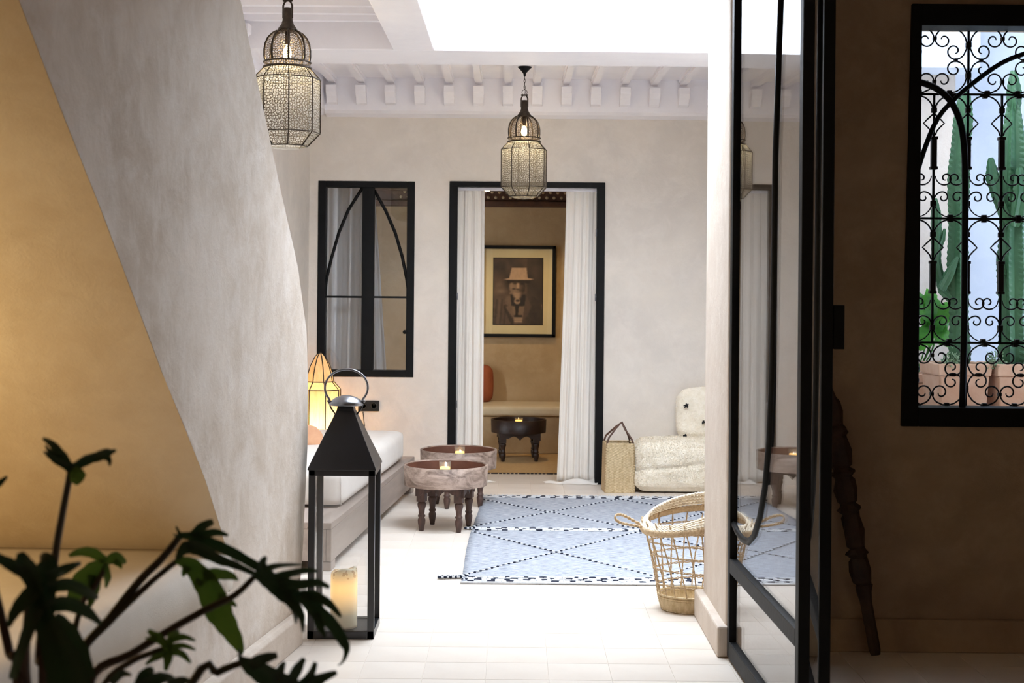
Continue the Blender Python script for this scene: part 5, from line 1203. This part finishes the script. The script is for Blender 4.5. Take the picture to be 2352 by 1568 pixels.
leafstrokes(1.80, [([(164,1078),(200,1056),(235,1046),(267,1033)],[10,12,11,3]), ([(232,1046),(250,1054),(252,1070)],[9,7,2]), ([(225,1042),(248,1034),(260,1040)],[7,5,2])], seed=2)
leafstrokes(1.79, [([(165,1078),(178,1092),(168,1110)],[10,20,8])], 'leafg', seed=3)
stem(1.88, 1.80, [(105,1500),(125,1290),(142,1185),(162,1082)], 0.0065, 0.0045)
leafstrokes(1.62, [([(72,1320),(92,1395),(125,1475),(155,1550),(168,1640)],[14,22,36,50,50]), ([(82,1345),(58,1300),(46,1268)],[20,24,8]), ([(66,1318),(32,1300),(2,1284),(-30,1270)],[16,16,12,9]), ([(80,1355),(52,1382),(30,1412),(20,1440)],[20,18,12,4]), ([(85,1395),(64,1450),(44,1505),(28,1560)],[18,15,12,9])], seed=4)
leafstrokes(1.66, [([(98,1420),(102,1340),(108,1290),(94,1272)],[26,30,22,6]), ([(110,1350),(158,1342),(200,1360),(226,1373)],[14,15,12,4]), ([(112,1392),(152,1386),(196,1402),(234,1434)],[16,18,15,4]), ([(108,1325),(146,1308),(186,1292)],[13,13,4]), ([(120,1420),(150,1450),(180,1500),(200,1560)],[20,26,26,20])], seed=5)
stem(1.75, 1.66, [(120,1575),(100,1450),(92,1340)], 0.009, 0.006); stem(1.72, 1.62, [(62,1590),(58,1500),(72,1330)], 0.008, 0.005)
leafstrokes(1.95, [([(246,1290),(216,1310),(186,1345),(162,1402)],[9,22,28,10]), ([(242,1288),(215,1270),(186,1267),(158,1276)],[9,13,10,4]), ([(218,1320),(214,1360),(204,1398)],[18,13,3]), ([(246,1290),(266,1280),(290,1292)],[8,15,4]), ([(262,1288),(276,1298),(278,1306)],[8,6,2]), ([(244,1298),(247,1325),(243,1350)],[6,9,2])], 'leafg', seed=6)
stem(1.9, 1.95, [(150,1560),(185,1395),(216,1350),(245,1296)], 0.005, 0.0035)
stem(1.9, 1.98, [(175,1520),(250,1422),(322,1332),(372,1282),(414,1230)], 0.0075, 0.005)
stem(1.9, 1.97, [(185,1510),(248,1432),(332,1350),(372,1315),(410,1285)], 0.0055, 0.0038)
leafstrokes(1.95, [([(412,1229),(450,1234),(520,1262),(572,1290),(622,1320),(652,1346)],[6,12,13,11,9,7]), ([(440,1230),(466,1208),(490,1197)],[9,11,6]), ([(455,1234),(492,1222),(524,1229)],[10,9,3]), ([(415,1230),(404,1208)],[5,2]), ([(414,1234),(398,1226)],[4,1.5])], seed=7, tilt=0.02)
leafstrokes(1.93, [([(406,1284),(426,1258),(456,1260),(502,1284),(542,1298),(590,1320)],[4,15,16,12,9,5]), ([(430,1255),(445,1250)],[14,5])], seed=8, tilt=0.02)
leafstrokes(1.94, [([(404,1285),(440,1300),(478,1348),(500,1400),(524,1440),(546,1478),(556,1502)],[6,20,30,32,24,15,3]), ([(466,1320),(500,1318),(530,1322),(547,1332)],[14,14,10,2]), ([(500,1372),(526,1380),(544,1393)],[14,9,2]), ([(432,1300),(424,1312),(420,1324)],[12,8,2]), ([(462,1330),(454,1344),(450,1354)],[12,8,2]), ([(488,1398),(474,1396),(466,1400)],[12,7,2])], 'leafg', seed=9, tilt=0.03)
stem(1.85, 1.86, [(215,1548),(300,1502),(400,1440),(480,1396),(540,1366),(584,1324)], 0.0065, 0.0042)
leafstrokes(1.85, [([(584,1317),(612,1330),(642,1350),(668,1370),(700,1368)],[8,18,23,21,12]), ([(600,1312),(603,1292),(611,1277)],[13,10,3]), ([(614,1306),(642,1298),(702,1296)],[10,6,1.5]), ([(635,1326),(670,1316),(702,1310),(730,1311)],[12,9,7,3]), ([(640,1342),(690,1342),(730,1338),(757,1349)],[16,12,9,4]), ([(690,1365),(720,1367),(756,1386),(784,1417)],[10,12,10,3]), ([(690,1366),(725,1400),(762,1432),(790,1475),(796,1494),(788,1518),(776,1528)],[12,18,15,12,7,3,1]), ([(724,1408),(736,1440),(748,1463)],[11,9,2]), ([(652,1362),(674,1386),(692,1412),(696,1452)],[16,13,9,2]), ([(656,1368),(676,1400),(680,1432)],[12,8,2])], seed=10, tilt=0.05)
leafstrokes(1.80, [([(384,1480),(396,1462),(412,1448)],[6,12,3]), ([(388,1472),(420,1462),(449,1471)],[8,8,2]), ([(388,1486),(420,1482),(449,1492)],[7,7,2]), ([(388,1496),(416,1500),(438,1522)],[8,9,3]), ([(384,1480),(386,1508),(380,1540)],[8,12,4]), ([(384,1482),(362,1464),(340,1447)],[8,12,4]), ([(360,1466),(334,1466)],[8,2]), ([(382,1500),(356,1510),(334,1526)],[8,8,2])], 'leafg', seed=11)
stem(1.82, 1.80, [(240,1570),(300,1520),(345,1500),(384,1486)], 0.005, 0.0035)
leafstrokes(1.76, [([(550,1514),(576,1530),(612,1552),(652,1574),(700,1600)],[8,20,26,28,25]), ([(554,1522),(551,1504),(549,1490)],[7,5,1.5]), ([(574,1530),(600,1514),(637,1504)],[14,14,7]), ([(636,1566),(645,1536),(654,1519)],[13,10,3]), ([(662,1575),(681,1540),(699,1511)],[13,13,5]), ([(685,1580),(712,1552),(725,1520)],[13,10,5]), ([(690,1596),(730,1562),(774,1543)],[15,14,5])], seed=12, tilt=0.04)
stem(1.78, 1.76, [(420,1600),(500,1544),(554,1522)], 0.0065, 0.0045)
leafstrokes(1.72, [([(310,1610),(334,1552),(352,1534)],[20,17,5]), ([(320,1580),(370,1556),(404,1562)],[18,14,5]), ([(380,1600),(408,1566),(438,1562)],[18,13,4]), ([(255,1570),(278,1547),(302,1550)],[9,9,3])], seed=13)
leafstrokes(1.75, [([(-30,1130),(0,1108),(17,1093)],[9,8,2])], seed=14)
stem(1.7, 1.72, [(42,1600),(22,1500),(2,1410),(-22,1300),(-30,1135)], 0.007, 0.004)
stem(1.7, 1.7, [(98,1600),(90,1520),(95,1440)], 0.006, 0.005)
# ------------------------------------------------------------------ alcove cushion
bm = BM(); rs = []
y0, y1 = 2.45, 4.70; m = 30; e = 0.012
for i in range(m+1):
    y = y0+(y1-y0)*i/m; x = PX(y)+0.015; rs.append([Vector((x-0.02, y, 0.358)), Vector((x, y, 0.37)), Vector((x+0.004, y, 0.42)), Vector((x-0.004, y, 0.47)), Vector((x-0.03, y, 0.492)), Vector((x-0.08, y, 0.500)), Vector((x-0.3, y, 0.505+0.004*math.sin(y*5))), Vector((x-0.8, y, 0.503)), Vector((-2.66, y, 0.50)), Vector((-2.66, y, 0.358))])
rings(bm, rs); tag(obj('alcove_cushion', bm, M['alcove'], smooth=True), 'long white seat cushion on the bench beneath the sloping stair', 'cushion')
# ------------------------------------------------------------------ carved pole leaning on the passage wall
a, b_ = Vector((1.372, 5.315, 0.012)), Vector((1.19, 5.388, 1.04))
t = thing('carved_pole', 'dark weathered carved wooden pole leaning on the passage wall behind the glass doors', 'pole', a)
d = (b_-a); L_ = d.length; q = d.to_track_quat('Z', 'X'); t.rotation_mode = 'QUATERNION'; t.rotation_quaternion = q
rr = random.Random(12); bm = BM(); prof = []
def sect(w_, z, n=8): return [Vector((w_*(1+0.10*((k*7+int(z*90)) % 3-1))*math.cos(2*PI*k/n), w_*0.7*math.sin(2*PI*k/n), z)) for k in range(n)]
rs = [sect(0.019, 0), sect(0.021, 0.02), sect(0.024, 0.20), sect(0.030, 0.235), sect(0.033, 0.26)]
z = 0.26
for w_, l in ((0.037, 0.10), (0.040, 0.035), (0.036, 0.13), (0.041, 0.04), (0.040, 0.10), (0.045, 0.035), (0.042, 0.12), (0.046, 0.04), (0.040, 0.10)):
    rs += [sect(w_*0.78, z+0.003), sect(w_*0.98, z+0.012), sect(w_*1.08, z+l*0.55), sect(w_*0.95, z+l-0.008)]; z += l
rs += [sect(0.03, z+0.01), sect(0.02, min(L_, z+0.05))]
rings(bm, rs); obj('carved_shaft', bm, M['polewood'], t)
